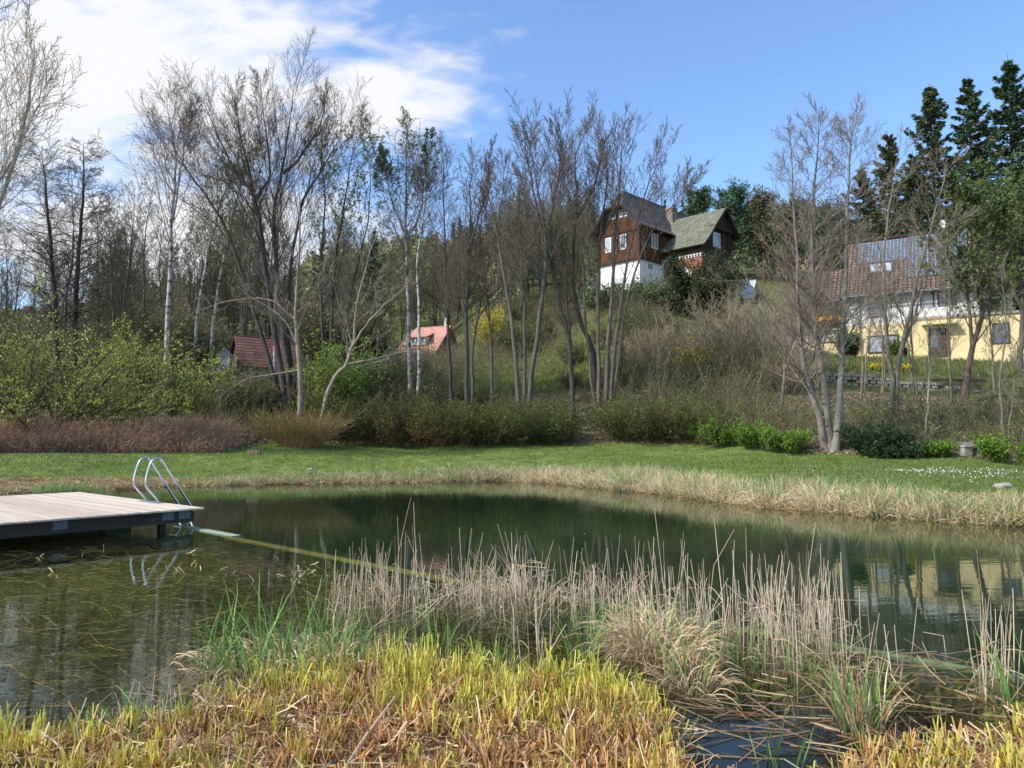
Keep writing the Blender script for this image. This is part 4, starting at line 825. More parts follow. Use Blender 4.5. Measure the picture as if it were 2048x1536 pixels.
r = MB().slab((-2.5, WY1 + .4, Z(24.4)), (WX + .7, WY1 + .4, Z(24.4)), (WX + .7, PK[0] + .01, Z(27.35)), (-2.5, PK[0] + .01, Z(27.35)), .14); r.build('wing_rear_roof', M['slate'], v)
b = MB()
for k in range(3): b.bar((WX + .72, q[k][0], Z(q[k][1]) - .12), (WX + .72, q[k + 1][0], Z(q[k + 1][1]) - .12), .06, .28)
b.build('barge_board', M['timber'], v)
MB().bar((WX + .72, PK[0], Z(27.35) - .12), (WX + .72, WY1 + .4, Z(24.4) - .12), .06, .28).build('barge_board', M['timber'], v)
window(v, 'x', WX - .05, WY0 + 2.5, WY0 + 4.1, Z(22.7), Z(24.4), 2, pane='curtain_sheen', w=.14)
ar = MB(); pts = [(1.3 + 1.15 + math.cos(a) * 1.5, 19.3 + math.sin(a) * .9) for a in np.linspace(0, math.pi, 12)]
inn = [(1.3 + 1.15 + math.cos(a) * 1.1, 19.2 + math.sin(a) * .55) for a in np.linspace(0, math.pi, 12)]
for k in range(11): ar.poly([(pts[k][0], WY0 - .06, Z(pts[k][1])), (pts[k + 1][0], WY0 - .06, Z(pts[k + 1][1])), (inn[k + 1][0], WY0 - .06, Z(inn[k + 1][1])), (inn[k][0], WY0 - .06, Z(inn[k][1]))])
ar.build('window_arch', M['white'], v); window(v, 'y', WY0, 1.35, 3.55, Z(17.4), Z(19.3), 2, pane='curtain_sheen')
m = MB()
for k in range(11): m.box(-.001 if k % 2 else -.001, .2 if k % 2 else .32, WY0 - .04, WY0 - .002, Z(17) + k * .38, Z(17.36) + k * .38)
m.build('corner_stone', M['white'], v)

# --- small brick annexe with orange roof left of the chalet; pale roof right of it
b0 = gp(1176, 88); t = thing('garden_house', 'small low house with orange trimmed gable left of the chalet', 'house', tuple(b0), math.radians(-25))
MB().prism([(-1.9, -1.5), (1.9, -1.5), (1.9, 1.7), (0, 4.0), (-1.9, 1.7)], 0, 6).build('wall', M['plank'], t)
r = MB().slab((2.5, -.5, 1.2), (2.5, 6.3, 1.2), (0, 6.3, 4.25), (0, -.5, 4.25), .15).slab((-2.5, -.5, 1.2), (-2.5, 6.3, 1.2), (0, 6.3, 4.25), (0, -.5, 4.25), .15); r.build('roof', M['orange'], t)
window(t, 'y', 0, -.7, .7, .4, 1.6, 2); MB().box(-2.9, 2.4, -1.6, -.02, -1.5, -.2).build('porch', M['white'], t)
b0 = gp(1513, 96, -3.3); t = thing('cottage', 'small cottage with a pale grey steep roof behind the chalet', 'house', tuple(b0), math.radians(55))
MB().prism([(-2.4, -2), (2.4, -2), (2.4, 2.2), (0, 5.2), (-2.4, 2.2)], 0, 7).build('wall', M['white'], t)
MB().slab((2.9, -.4, 1.7), (2.9, 7.3, 1.7), (0, 7.3, 5.4), (0, -.4, 5.4), .15).slab((-2.9, -.4, 1.7), (-2.9, 7.3, 1.7), (0, 7.3, 5.4), (0, -.4, 5.4), .15).build('roof', M['zincroof'], t)
MB().box(-1.6, -.9, 2, 2.7, 2.6, 6.4).build('chimney', M['white'], t); window(t, 'y', 0, -.6, .6, .5, 1.8, 2)

# --- the yellow house with solar roof
yz = 7.3
y = thing('yellow_house', 'house with yellow lower storey, white upper wall and solar panels on brown tiles', 'house', (25.5, 56, yz), math.radians(-31))
Z = lambda a: a - yz
MB().box(0, 8.5, 0, 9, Z(9.9), Z(12.4)).build('upper_wall', M['white'], y, label='white upper storey')
MB().box(-.02, .95, -.06, -.001, Z(9.95), Z(12.2)).build('pilaster', M['white'], y)
MB().box(.0, 4.1, -.05, 9, -3.5, Z(9.899)).box(4.101, 17, -.75, 9, -3.5, Z(9.95)).build('lower_wall', M['yellow'], y, label='yellow plastered lower storey')
MB().box(4.0, 17.1, -.86, -.1, Z(9.951), Z(10.12)).build('terrace_edge', M['stone'], y)
bal = MB().box(4.1, 8.6, -.82, -.74, Z(10.121), Z(10.75)); bal.build('parapet', M['white'], y)
rl = MB()
for k in range(15): rl.box(8.65 + k * .6, 8.7 + k * .6, -.8, -.75, Z(10.121), Z(11.1))
rl.box(8.6, 17.1, -.82, -.73, Z(11.1), Z(11.16)).box(8.6, 17.1, -.8, -.75, Z(10.55), Z(10.6)); rl.build('railing', M['zinc'], y)
ez, rz_ = 12.15, 17.3
def rp(x, qv, lift=0.): return (x, -.75 + qv * 4.75, Z(ez) + qv * (rz_ - ez) + lift)
r = MB().slab(rp(-.25, 0), rp(8.75, 0), rp(8.75, 1), rp(-.25, 1), .2).slab((8.75, 9.3, Z(ez)), (-.25, 9.3, Z(ez)), (-.25, 4.001, Z(rz_)), (8.75, 4.001, Z(rz_)), .2).slab(rp(-2.1, -.08), rp(-.251, -.08), rp(-.251, .5), rp(-2.1, .5), .18)
rf = r.build('roof', M['brownroof'], y)
MB().prism([(0, Z(12.4)), (9, Z(12.4)), (4, Z(17.0))], .02, 8.48, 'x').build('gable_wall', M['white'], y)
MB().bar(rp(-.25, 1, .06), rp(8.75, 1, .06), .3, .2).build('ridge_tile', M['brownroof'], rf)
for (x0, x1, q0, q1) in ((.75, 4.25, .53, .93), (4.3, 8.1, .2, .95)):
    MB().slab(rp(x0, q0, .14), rp(x1, q0, .14), rp(x1, q1, .14), rp(x0, q1, .14), .05).build('solar_panel', M['solar'], rf)
sk = MB().slab(rp(1.65, .33, .16), rp(3.2, .33, .16), rp(3.2, .5, .16), rp(1.65, .5, .16), .1).build('skylight', M['zinc'], rf)
MB().slab(rp(1.75, .345, .18), rp(3.1, .345, .18), rp(3.1, .487, .18), rp(1.75, .487, .18), .015).build('pane', M['zincroof'], sk)
tube_obj('gutter', [rp(-.2, -.015, -.02), rp(8.7, -.015, -.02)], .07, M['zinc'], rf, K=2, smooth=False)
tube_obj('downpipe', [(.98, -.12, Z(12.1)), (.98, -.12, Z(8.0))], .045, M['zinc'], y, K=2, smooth=False)
MB().box(6.3, 6.8, 4.3, 4.8, Z(16.8), Z(18.3)).build('chimney', M['white'], rf)
window(y, 'y', 0, 1.55, 2.6, Z(10.45), Z(11.9), 1, 'darkframe'); window(y, 'y', 0, 5.0, 5.9, Z(10.3), Z(12.0), 1, 'darkframe', 'curtain_sheen'); window(y, 'y', 0, 6.1, 7.3, Z(10.3), Z(12.0), 1, 'darkframe')
window(y, 'y', -.05, 1.45, 3.55, Z(7.75), Z(9.1), 2, 'darkframe', 'curtain_sheen', w=.12)
dr = MB().box(5.45, 6.75, -.82, -.74, Z(7.2), Z(9.25)); d = dr.build('door', M['darkframe'], y); MB().box(6.55, 6.62, -.87, -.82, Z(8.1), Z(8.25)).build('handle', M['steel'], d); MB().box(5.6, 6.05, -.84, -.81, Z(7.9), Z(9.1)).build('pane', M['pane'], d)
MB().prism([(-1.5, Z(9.45)), (-.751, Z(9.6)), (-.751, Z(9.75)), (-1.5, Z(9.57))], 5.0, 7.2, 'x').build('door_canopy', M['yellow'], y)
for x0 in (9.3, 11.6, 14.2): window(y, 'y', -.75, x0, x0 + 1.0, Z(7.9), Z(9.35), 1, 'darkframe', w=.08)
# terrace beside it
tz = 8.6
tt = thing('garden_terrace', 'raised yellow walled terrace with grey balustrade beside the yellow house', 'terrace', (25.5, 56, tz), math.radians(-31))
MB().box(-5.2, -.05, -.3, 5, -4, .2).build('retaining_wall', M['yellow'], tt); MB().box(-5.3, -.05, -.4, 5, .201, .32).build('paving', M['stone'], tt)
rl = MB().box(-5.2, -.1, -.3, -.2, .321, .75).box(-5.25, -.1, -.34, -.16, 1.1, 1.2)
for k in range(8): rl.box(-5.2 + k * .7, -5.1 + k * .7, -.29, -.21, .75, 1.1)
rl.build('balustrade', M['stone'], tt)
# parasol
X0 = np.array([math.cos(math.radians(-31)), math.sin(math.radians(-31)), 0]); Y0 = np.array([-X0[1], X0[0], 0])
pc = np.array([25.5, 56, tz + .32]) + X0 * -1.15 + Y0 * .7
pt = thing('parasol', 'orange yellow parasol open on the terrace beside the yellow house', 'parasol', tuple(pc))
tube_obj('pole', [(0, 0, 0), (0, 0, 2.15)], .025, M['zinc'], pt, K=2, smooth=False)
M['orangecloth'] = plain('orange_cloth', (.8, .36, .02), .8, namt=.08)
cm = MB(); n = 10
rim = [(math.cos(a) * 1.2, math.sin(a) * 1.2, 1.78 - (.05 if k % 2 else 0)) for k, a in enumerate(np.linspace(0, 2 * math.pi, n * 2, endpoint=False))]
for k in range(len(rim)):
    p, q = rim[k], rim[(k + 1) % len(rim)]; cm.poly([p, q, (0, 0, 2.2)]); cm.poly([p, (p[0], p[1], p[2] - .2), (q[0], q[1], q[2] - .2), q])
cm.build('canopy', M['orangecloth'], pt)
MB().box(-.3, .3, -.3, .3, 0, .09).build('base', M['stone'], pt, bevel=.02)

# --- block wall on the bank
def block_wall():
    rt = thing('block_wall', 'stepped dry wall of pale hollow concrete planting blocks on the bank below the yellow house', 'wall', (0, 0, 0))
    a = MB(); pxs = np.linspace(1535, 1985, 300); D = 44.0
    path = np.array([[(p - 1024) / F * d_, d_] for p, d_ in zip(pxs, np.interp(pxs, [1535, 1750, 1985], [44.3, 43.9, 43.6]))])
    sl = np.concatenate([[0], np.cumsum(np.linalg.norm(np.diff(path, axis=0), axis=1))])
    for row in range(8):
        s = (row % 2) * .21
        while s < sl[-1] - .3:
            x, yv = np.interp(s + .15, sl, path[:, 0]), np.interp(s + .15, sl, path[:, 1]); px = 1024 + F * x / yv
            top = np.interp(px, [1535, 1640, 1740, 1800, 1880, 1985], [5.45, 5.55, 5.35, 5.0, 4.75, 4.25]); bot = np.interp(px, [1535, 1640, 1985], [4.9, 4.2, 3.9])
            z = bot + row * .2
            if z + .15 < top and random.random() < .93:
                o = random.uniform(-.04, .04) + row * .035; w = .3 + random.uniform(-.04, .03)
                a.box(x - w / 2, x + w / 2, yv + o - .1, yv + o + .18, z, z + .17)
            s += .42
    me = a.build('blocks', M['stone'], rt, bevel=.02)
    bk = MB()
    for k in range(0, 299, 20):
        p, q = path[k], path[min(k + 20, 299)]; bk.slab((p[0], p[1] + .25, 3.5), (q[0], q[1] + .25, 3.5), (q[0], q[1] + .52, 5.0), (p[0], p[1] + .52, 5.0), .05)
    bk.build('earth_fill', plain('dark_soil', (.06, .05, .035), .95), rt)
block_wall()

# --- the house with the orange roof
oz = 10.4; p0 = at(783, 720, 101)
o = thing('orange_roofed_house', 'house with a steep salmon orange roof and dormer behind the birches', 'house', (p0[0], 101, oz), math.radians(-22))
Z = lambda a: a - oz
MB().box(.4, 7.0, .3, 7, -2, Z(12.7)).build('wall', plain('ochre_render', (.4, .25, .13), .9), o)
MB().prism([(.3, Z(12.7)), (7, Z(12.7)), (3.6, Z(16.6))], .6, 6.9, 'x').build('gable_wall', M['plank'], o)
def ro(x, qv, l=0): return (x, -.4 + qv * 4.0, Z(12.5) + qv * 4.4 + l)
r = MB().slab(ro(-.4, 0), ro(6.9, 0), ro(7.3, 1), ro(1.9, 1), .18).slab((7.3, 7.6, Z(12.5)), (1.9, 7.6, Z(12.5)), (1.9, 3.601, Z(16.9)), (7.3, 3.601, Z(16.9)), .18); rf = r.build('roof', M['orange'], o)
dm = MB().box(2.6, 4.9, .6, 2.4, Z(14.0), Z(15.1)); dmo = dm.build('dormer', M['white'], rf); MB().slab((2.3, .35, Z(15.05)), (5.2, .35, Z(15.05)), (5.2, 2.9, Z(15.9)), (2.3, 2.9, Z(15.9)), .1).build('dormer_roof', M['orange'], rf)
for k in range(3): window(o, 'y', .6, 2.7 + k * .72, 3.35 + k * .72, Z(14.15), Z(14.95), 1, w=.08)
window(o, 'y', .3, 3.2, 4.3, Z(11.2), Z(12.3), 2); window(o, 'y', .3, 5.3, 6.3, Z(10.9), Z(12.3), 2, pane='curtain_sheen')
MB().box(6.2, 6.6, 3.7, 4.1, Z(16.6), Z(18.0)).build('chimney', M['white'], rf)
MB().box(-6, 12, -2.6, -2.4, -2.4, .15).build('garden_wall', M['white'], o)
# --- wooden barn
bz = 7.6; p0 = at(452, 730, 64)
o = thing('wooden_barn', 'weathered plank barn with a red ribbed roof behind the dark limbs', 'barn', (p0[0] + .9, 64, bz - .2), math.radians(38))
MB().prism([(-1.7, -2), (1.7, -2), (1.7, .5), (0, 2.85), (-1.7, .5)], 0, 6).build('wall', M['plank'], o)
MB().slab((2.0, -.3, .1), (2.0, 6.2, .1), (0, 6.2, 3.0), (0, -.3, 3.0), .1).slab((-2.0, -.3, .1), (-2.0, 6.2, .1), (0, 6.2, 3.0), (0, -.3, 3.0), .1).build('roof', M['redroof'], o)
bo = bpy.data.objects['wooden_barn']; bo.rotation_euler[2] = math.radians(-52)
MB().box(-.3, .3, -.05, -.001, 1.2, 1.8).build('hatch', M['darkframe'], o)
q0 = gp(444, 62); t = thing('garden_shed', 'small white shed showing between trunks left of the wooden barn', 'shed', tuple(q0), .2)
MB().prism([(-.5, -.5), (.5, -.5), (.5, 1.5), (0, 2.0), (-.5, 1.5)], 0, 1.5).build('wall', M['white'], t); MB().slab((.65, -.1, 1.4), (.65, 1.6, 1.4), (0, 1.6, 2.1), (0, -.1, 2.1), .06).slab((-.65, -.1, 1.4), (-.65, 1.6, 1.4), (0, 1.6, 2.1), (0, -.1, 2.1), .06).build('roof', M['zincroof'], t)

# ------------------------------------------------------------------ swimming deck and ladder
DZ = .36; fdir = np.array([-.655, -.756]); bdir = np.array([-.764, .645])
ang = math.atan2(-bdir[1], -bdir[0])                       # local +x points from the far end back to the corner
dk = thing('swimming_deck', 'pale wooden bathing deck on dark beams jutting over the pond', 'deck', (-5.38, 13.0, 0), math.atan2(bdir[1], bdir[0]))
# local x = along the boards away, local y = rot90(bdir) = (-.645,-.764) ~ fdir
M['deckwood'] = course_mat('deck_boards', (.50, .43, .36), (.57, .5, .42), (.5, .43, .36), 40, .15, .0, 'uv', namt=.14, bump=0, scale_n=6)
bd = MB(); wdt = .15
for k in range(64):
    y0 = k * wdt + .006; y1 = (k + 1) * wdt - .006; e = random.uniform(-.008, .008); L = 5.55
    i0 = len(bd.f); bd.box(-.05 + e, L + e, y0, y1, DZ - .028, DZ + random.uniform(-.002, .002))
    tone = random.random() * 300
    for f in range(i0, len(bd.f)): bd.uv[f] = [(tone, tone * .15 * 7)] * len(bd.uv[f])
m2, nt, out = new_mat('larch_decking'); L = nt.links.new
tc = nd(nt, 'ShaderNodeTexCoord'); mp = nd(nt, 'ShaderNodeMapping'); mp.inputs['Scale'].default_value = (.8, 22, 10); L(tc.outputs['Object'], mp.inputs[0])
no = nd(nt, 'ShaderNodeTexNoise'); no.inputs['Scale'].default_value = 1.5; no.inputs['Detail'].default_value = 6; L(mp.outputs[0], no.inputs['Vector'])
gi = nd(nt, 'ShaderNodeNewGeometry'); ad = nd(nt, 'ShaderNodeMath', operation='MULTIPLY_ADD'); L(gi.outputs['Random Per Island'], ad.inputs[0]); ad.inputs[1].default_value = .5; L(no.outputs[0], ad.inputs[2])
cr = nd(nt, 'ShaderNodeValToRGB'); cr.color_ramp.elements[0].position = .35; cr.color_ramp.elements[0].color = (.4, .3, .215, 1); cr.color_ramp.elements[1].position = 1.0; cr.color_ramp.elements[1].color = (.66, .54, .415, 1); L(ad.outputs[0], cr.inputs[0])
pb = nd(nt, 'ShaderNodeBsdfPrincipled'); pb.inputs['Roughness'].default_value = .75; L(cr.outputs[0], pb.inputs['Base Color']); L(pb.outputs[0], out.inputs[0])
bd.build('deck_boards', m2, dk)
M['beam'] = plain('dark_beam', (.045, .038, .032), .8, namt=.35, nscale=8, bump=.3, stretch=(1, .2, 1))
MB().box(.12, .24, .1, 9.5, .115, DZ - .0285).build('beam', M['beam'], dk)  # drawn deeper so its dark face stands in for shade below the deck
MB().box(5.0, 5.12, .1, 9.5, .1, DZ - .0285).build('beam', M['beam'], dk)
MB().box(2.6, 2.72, .1, 9.5, .1, DZ - .0285).build('beam', M['beam'], dk)
for (x_, y_) in ((.3, .5), (.3, 3.3), (.3, 6.3), (2.78, .5), (2.78, 3.3), (5.18, .5), (5.18, 3.3)):
    MB().box(x_, x_ + .1, y_, y_ + .1, -.6, .164).build('support_post', M['beam'], dk)
for y_ in (.17, .45, 2.1): MB().box(.113, .119, y_, y_ + .2, .18, .31).build('bracket_plate', M['plate'], dk)
# ladder: hoops stand across the deck side
def LD(s, o, z):   # s along the side, o outwards over the water
    p = np.array([-5.38, 13.0]) + bdir * s - fdir * o; return (p[0], p[1], z)
lp = LD(1.75, 0, 0); ld = thing('bathing_ladder', 'stainless steel bathing ladder with two tall hoop handrails at the deck side', 'ladder', (lp[0], lp[1], DZ))
def lrel(p): return tuple(np.array(p) - np.array([lp[0], lp[1], DZ]))
for s_ in (1.5, 2.0):
    path = [(-.10, 0.02), (-.17, .12), (-.30, .27), (-.335, .36), (-.325, .5), (-.28, .68), (-.235, .77), (-.17, .82), (-.09, .815), (-.02, .74), (.12, .52), (.42, .06), (.56, -.14), (.58, -.2), (.56, -.27), (.36, -.7)]
    tube_obj('handrail', [lrel(LD(s_, a, DZ + z)) for a, z in path], .019, M['steel'], ld, n=12, K=120)
for a, z in ((.53, -.33), (.44, -.53), (.37, -.68)):
    tube_obj('step', [lrel(LD(1.5, a, DZ + z)), lrel(LD(2.0, a, DZ + z))], .025, M['steel'], ld, K=2, smooth=False)
fp = MB()
c4 = [lrel(LD(1.37, -.02, DZ + .012)), lrel(LD(2.13, -.02, DZ + .012)), lrel(LD(2.13, -.2, DZ + .012)), lrel(LD(1.37, -.2, DZ + .012))]
fp.slab(c4[0], c4[1], c4[2], c4[3], .01); fp.build('foot_plate', M['zinc'], ld)
# sunken partition beams
e = (BAR1 - BAR0) / np.linalg.norm(BAR1 - BAR0); LB = float(np.linalg.norm(BAR1 - BAR0)); nrm = np.array([-e[1], e[0]])
M['beamdull'] = plain('algae_dull_beam', (.15, .22, .14), .7, namt=.3, nscale=6)
M['beamgreen'] = plain('algae_green_beam', (.26, .33, .24), .6, namt=.2, nscale=5); M['beamwet'] = plain('algae_brown_beam', (.16, .15, .05), .7, namt=.35, nscale=4)
def beam(name, lab, s0, s1, z0, z1, mat, w=.14, off=0.):
    a = BAR0 + e * s0 + nrm * off; b_ = BAR0 + e * s1 + nrm * off; mid = (a + b_) / 2; t = MB().bar((*(a - mid), z0), (*(b_ - mid), z1), w, .05).build(name, M[mat], None, bevel=.015)
    t.location = (mid[0], mid[1], 0); tag(t, lab, 'beam', 'sunken partition beams between the shallow and deep water')
beam('partition_beam', 'pale green partition beam touching the deck corner, just clear of the water', -.05, 1.75, -.012, -.022, 'beamgreen', .17)
beam('partition_beam', 'brownish green sunken partition beam running from near the deck to the reed stand', 1.55, 8.3, -.04, -.08, 'beamwet', .1, -.06)
beam('partition_beam', 'pale green partition beam emerging behind the straw tussock towards the edge of the view', 8.35, 18.5, -.052, -.04, 'beamdull', .055)

# ------------------------------------------------------------------ bench, stones, plank
q0 = gp(1940, 27.9); t = thing('stone_bench', 'old concrete bench slab on block feet half hidden by the green bush', 'bench', tuple(q0), math.radians(6))
MB().box(-.42, .42, -.18, .2, .36, .46).build('seat', M['stone'], t, bevel=.02); MB().box(-.4, -.12, -.15, .15, -.15, .359).build('leg', M['stone'], t, bevel=.02); MB().box(.15, .4, -.1, .15, -.15, .359).build('leg', M['stone'], t, bevel=.02)
MB().box(-.4, .4, .201, .26, .34, .55).build('backrest', M['stone'], t, bevel=.015)
def rock(lab, px, py, D, sx, sy, sz):
    q = gp(px, D); import bmesh
    bm = bmesh.new(); bmesh.ops.create_icosphere(bm, subdivisions=3, radius=1)
    for v_ in bm.verts:
        c = v_.co; k = 1 + .18 * math.sin(c.x * 3.1 + px) * math.cos(c.y * 2.7) + .1 * math.sin(c.z * 5 + c.x * 4); v_.co = Vector((c.x * sx * k, c.y * sy * k, max(c.z, -.5) * sz * k))
    me = bpy.data.meshes.new('stone'); bm.to_mesh(me); bm.free(); me.materials.append(M['stone'])
    for p in me.polygons: p.use_smooth = True
    o = bpy.data.objects.new('stone', me); C.objects.link(o); o.location = (q[0], q[1], q[2] + sz * .3); tag(o, lab, 'stone')
rock('flat grey stone lying behind the straw sedges at the middle of the far bank', 1212, 925, 24.6, .2, .15, .09)
rock('flat grey stone lying on the straw litter near the edge of the view', 1998, 990, 18.2, .24, .16, .09)
rock('small pale stone on the worn patch of the grassy knoll', 622, 914, 27.5, .13, .1, .06)
rock('tiny brown stone half sunk on the grassy knoll', 645, 922, 27.2, .12, .1, .05)
q0 = gp(510, 29.8); t = MB().box(-.32, .32, -.04, .04, -.1, .17).build('wooden_plank', M['plank'], None, bevel=.01); t.location = tuple(q0); t.rotation_euler[2] = -.4; tag(t, 'short weathered plank edging the end of the brown brambles', 'plank')

# ------------------------------------------------------------------ ground cover
def inpix(px0, px1, py0, py1, N, z=0.):
    px = rng.uniform(px0, px1, N); py = rng.uniform(py0, py1, N); D = (CAMH - z) * F / (py - 872.); X = (px - 1024) / F * D; return px, py, X, D
def dens(Xa, Ya, X, Y, f): return rng.random(len(X)) < f
def lawn():
    px, P = scatter(-150, 2250, 14, 37, 210000); hd = hedge_D(px); sd = pond_sd(P[:, 0], P[:, 1])
    k = (P[:, 1] < hd + .6) & (-sd > np.interp(px, [-200, 200, 520, 900, 1300, 1600, 1800, 2100], [2.3, 1.8, .7, .9, 1.3, 1.8, 3., 3.7]) * (.6 + .5 * rng.random(len(px)))) & (noise(P[:, 0] + 7, P[:, 1], 1.1) < .5 + rng.random(len(px))); P = P[k]; n = len(P)
    d = np.stack([rng.normal(size=n) * .5, rng.normal(size=n) * .5, np.ones(n)], 1); L = rng.uniform(.035, .1, n) * np.where(rng.random(n) < .03, 2, 1)
    Q_ = grow(P - [0, 0, .01], d, L, 3, .2); a = Acc(); V, Q = ribbons(Q_, np.array([[.016, .012, .003]]) * np.ones((n, 1)))
    nn = noise(P[:, 0], P[:, 1], .9); c = pick([(.08, .112, .024), (.105, .138, .032), (.14, .165, .045), (.065, .095, .022)], n, .25); c = np.where((nn + rng.normal(size=n) * .3 > .9)[:, None], c * [1.5, 1.0, 1.3], c)
    a.add(V, Q, rep(c, 3, 2)); o = a.build('lawn_grass', M['blade']); tag(o, 'short green lawn grass between the pond and the bank', 'grass', kind='stuff')
    # daisies
    cx = [(1870, 944, 80, 9, 170), (1985, 948, 60, 11, 120), (1930, 950, 160, 22, 110), (1800, 943, 30, 3, 40), (1500, 925, 400, 22, 120), (1000, 905, 300, 10, 50)]; pts = []
    for x, yv, sx, sy, n in cx:
        px, py = rng.normal(x, sx * .5, n), rng.normal(yv, sy * .5, n)
        for a_, b_ in zip(px, py):
            D = 20.
            for _ in range(12): D = (CAMH - zt1((a_ - 1024) / F * D, D)) * F / (b_ - 872)
            if 12 < D < 34: pts.append([(a_ - 1024) / F * D, D, zt1((a_ - 1024) / F * D, D) + .07])
    P = np.array(pts); V, Q = leaf_quads(P, rng.uniform(.018, .036, len(P)), 1.1, np.array([0, .2, .3]), .6); a = Acc(); a.add(V, Q, (.8, .8, .76)); o = a.build('daisies', M['blade']); tag(o, 'tiny white daisies dotted over the lawn', 'flowers', kind='stuff')
lawn()

def shore():
    """dry sedges and young reed along the far waterline"""
    a = Acc(); N = 90000
    seg = POND[:len(far_px)]; B = seg[1:]; A = seg[:-1]; Ls = np.linalg.norm(B - A, axis=1); i = rng.choice(len(A), N, p=Ls / Ls.sum()); t = rng.random((N, 1)); P = A[i] * (1 - t) + B[i] * t
    px = P[:, 0] / P[:, 1] * F + 1024
    wd = np.interp(px, [0, 300, 500, 900, 1200, 1500, 1900, 2048], [.4, .5, 1.2, 1.6, 1.8, 1.7, 1.4, 1.2])
    off = rng.random(N) ** 1.3 * wd - .12; nx = np.stack([-(B - A)[i][:, 1], (B - A)[i][:, 0]], 1); nx = unit(nx); P = P + nx * off[:, None]
    cl = np.clip(1.4 * noise(P[:, 0], P[:, 1], 1.9), -1.1, 1.1); keep = rng.random(N) < np.clip(.6 + cl * .8, .1, 1) * np.interp(px, [-100, 60, 240, 420, 520, 600], [.25, .3, .25, .35, .8, 1]); P, px, cl, off = P[keep], px[keep], cl[keep], off[keep]; n = len(P)
    H = np.interp(px, [0, 400, 600, 900, 1050, 1300, 1600, 2048], [.22, .2, .36, .38, .5, .5, .55, .5]) * (.5 + .7 * rng.random(n)) * (1 + .55 * cl) 
    z = np.maximum(zt(P[:, 0], P[:, 1]), -.03)
    gf = np.interp(px, [0, 480, 560, 900, 1000, 1300, 1500, 2048], [.5, .42, .55, .55, .22, .12, .14, .28]) + cl * .2; gr = rng.random(n) < gf
    d = np.stack([rng.normal(size=n) * .28, rng.normal(size=n) * .28, np.ones(n)], 1); d[~gr] += rng.normal(size=((~gr).sum(), 3)) * [.35, .35, 0]
    S_ = grow(np.column_stack([P, z - .03]), d, H, 5, .12, 0, -.55); W_ = (np.array([[1, .95, .8, .6, .15]]) * rng.uniform(.007, .016, (n, 1)))
    c = np.where(gr[:, None], pick([(.13, .2, .05), (.17, .24, .07), (.2, .24, .08)], n, .2), pick([(.46, .36, .2), (.54, .43, .26), (.38, .27, .14), (.58, .49, .33)], n, .2))
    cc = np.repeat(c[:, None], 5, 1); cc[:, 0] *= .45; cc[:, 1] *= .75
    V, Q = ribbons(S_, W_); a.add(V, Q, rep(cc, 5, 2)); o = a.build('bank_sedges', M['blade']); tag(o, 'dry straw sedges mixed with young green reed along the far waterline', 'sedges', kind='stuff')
    # flattened straw litter
    N = 40000; i = rng.choice(len(A), N, p=Ls / Ls.sum()); t = rng.random((N, 1)); P = A[i] * (1 - t) + B[i] * t; nx = unit(np.stack([-(B - A)[i][:, 1], (B - A)[i][:, 0]], 1)); px = P[:, 0] / P[:, 1] * F + 1024
    P = P + nx * (rng.random((N, 1)) * np.interp(px, [0, 600, 1500, 2048], [2.4, 1.0, 2.0, 3.8])[:, None] - .1); z = np.maximum(zt(P[:, 0], P[:, 1]), 0) + rng.random(N) * .04
    d = rng.normal(size=(N, 3)) * [1, 1, .15]; S_ = grow(np.column_stack([P, z]), d, rng.uniform(.1, .35, N), 3, .15); V, Q = ribbons(S_, np.full((N, 3), .012)); a = Acc()
    a.add(V, Q, rep(pick([(.34, .24, .12), (.42, .32, .18), (.25, .16, .08)], N, .25), 3, 2)); o = a.build('straw_litter', M['blade']); tag(o, 'flattened straw litter along the far bank', 'litter', kind='stuff')
shore()
def tussock(name, lab, px, py, n, R, H, cols, cat, z=0., droop=-.9, w=(.006, .012), spread=.6, cut=False, gcol=None, gfrac=0.):
    D = (CAMH - z) * F / (py - 872.); base = np.array([(px - 1024) / F * D, D, z])
    q = np.sqrt(rng.random(n)) * R; az = rng.random(n) * 6.28; b = np.stack([np.cos(az) * q, np.sin(az) * q, -.04 + 0 * q], 1)
    d = np.stack([np.cos(az) * q / R * spread + rng.normal(size=n) * .18, np.sin(az) * q / R * spread + rng.normal(size=n) * .18, np.ones(n)], 1)
    g = rng.random(n) < gfrac; L = H * rng.uniform(.55, 1.15, n); P = grow(b, d, L, 7, .07, 0, droop); P[g] = grow(b[g], d[g] * [.4, .4, 1], L[g] * 1.1, 7, .04, 0, droop * .25)
    W_ = rng.uniform(*w, (n, 1)) * np.array([[1, 1, .95, .9, .75, .5, .1]]); c = pick(cols, n, .22)
    if gfrac: c[g] = pick(gcol, g.sum(), .2)
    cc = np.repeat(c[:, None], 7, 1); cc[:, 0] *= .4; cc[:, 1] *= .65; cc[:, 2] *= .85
    V, Q = ribbons(P, W_); o = mesh_obj(name, V, Q, M['blade'], rep(cc, 7, 2)); o.location = base; tag(o, lab, cat); return o
STR = [(.46, .34, .19), (.52, .41, .26), (.38, .26, .13)]; GRN = [(.13, .24, .05), (.18, .3, .07), (.1, .2, .06)]
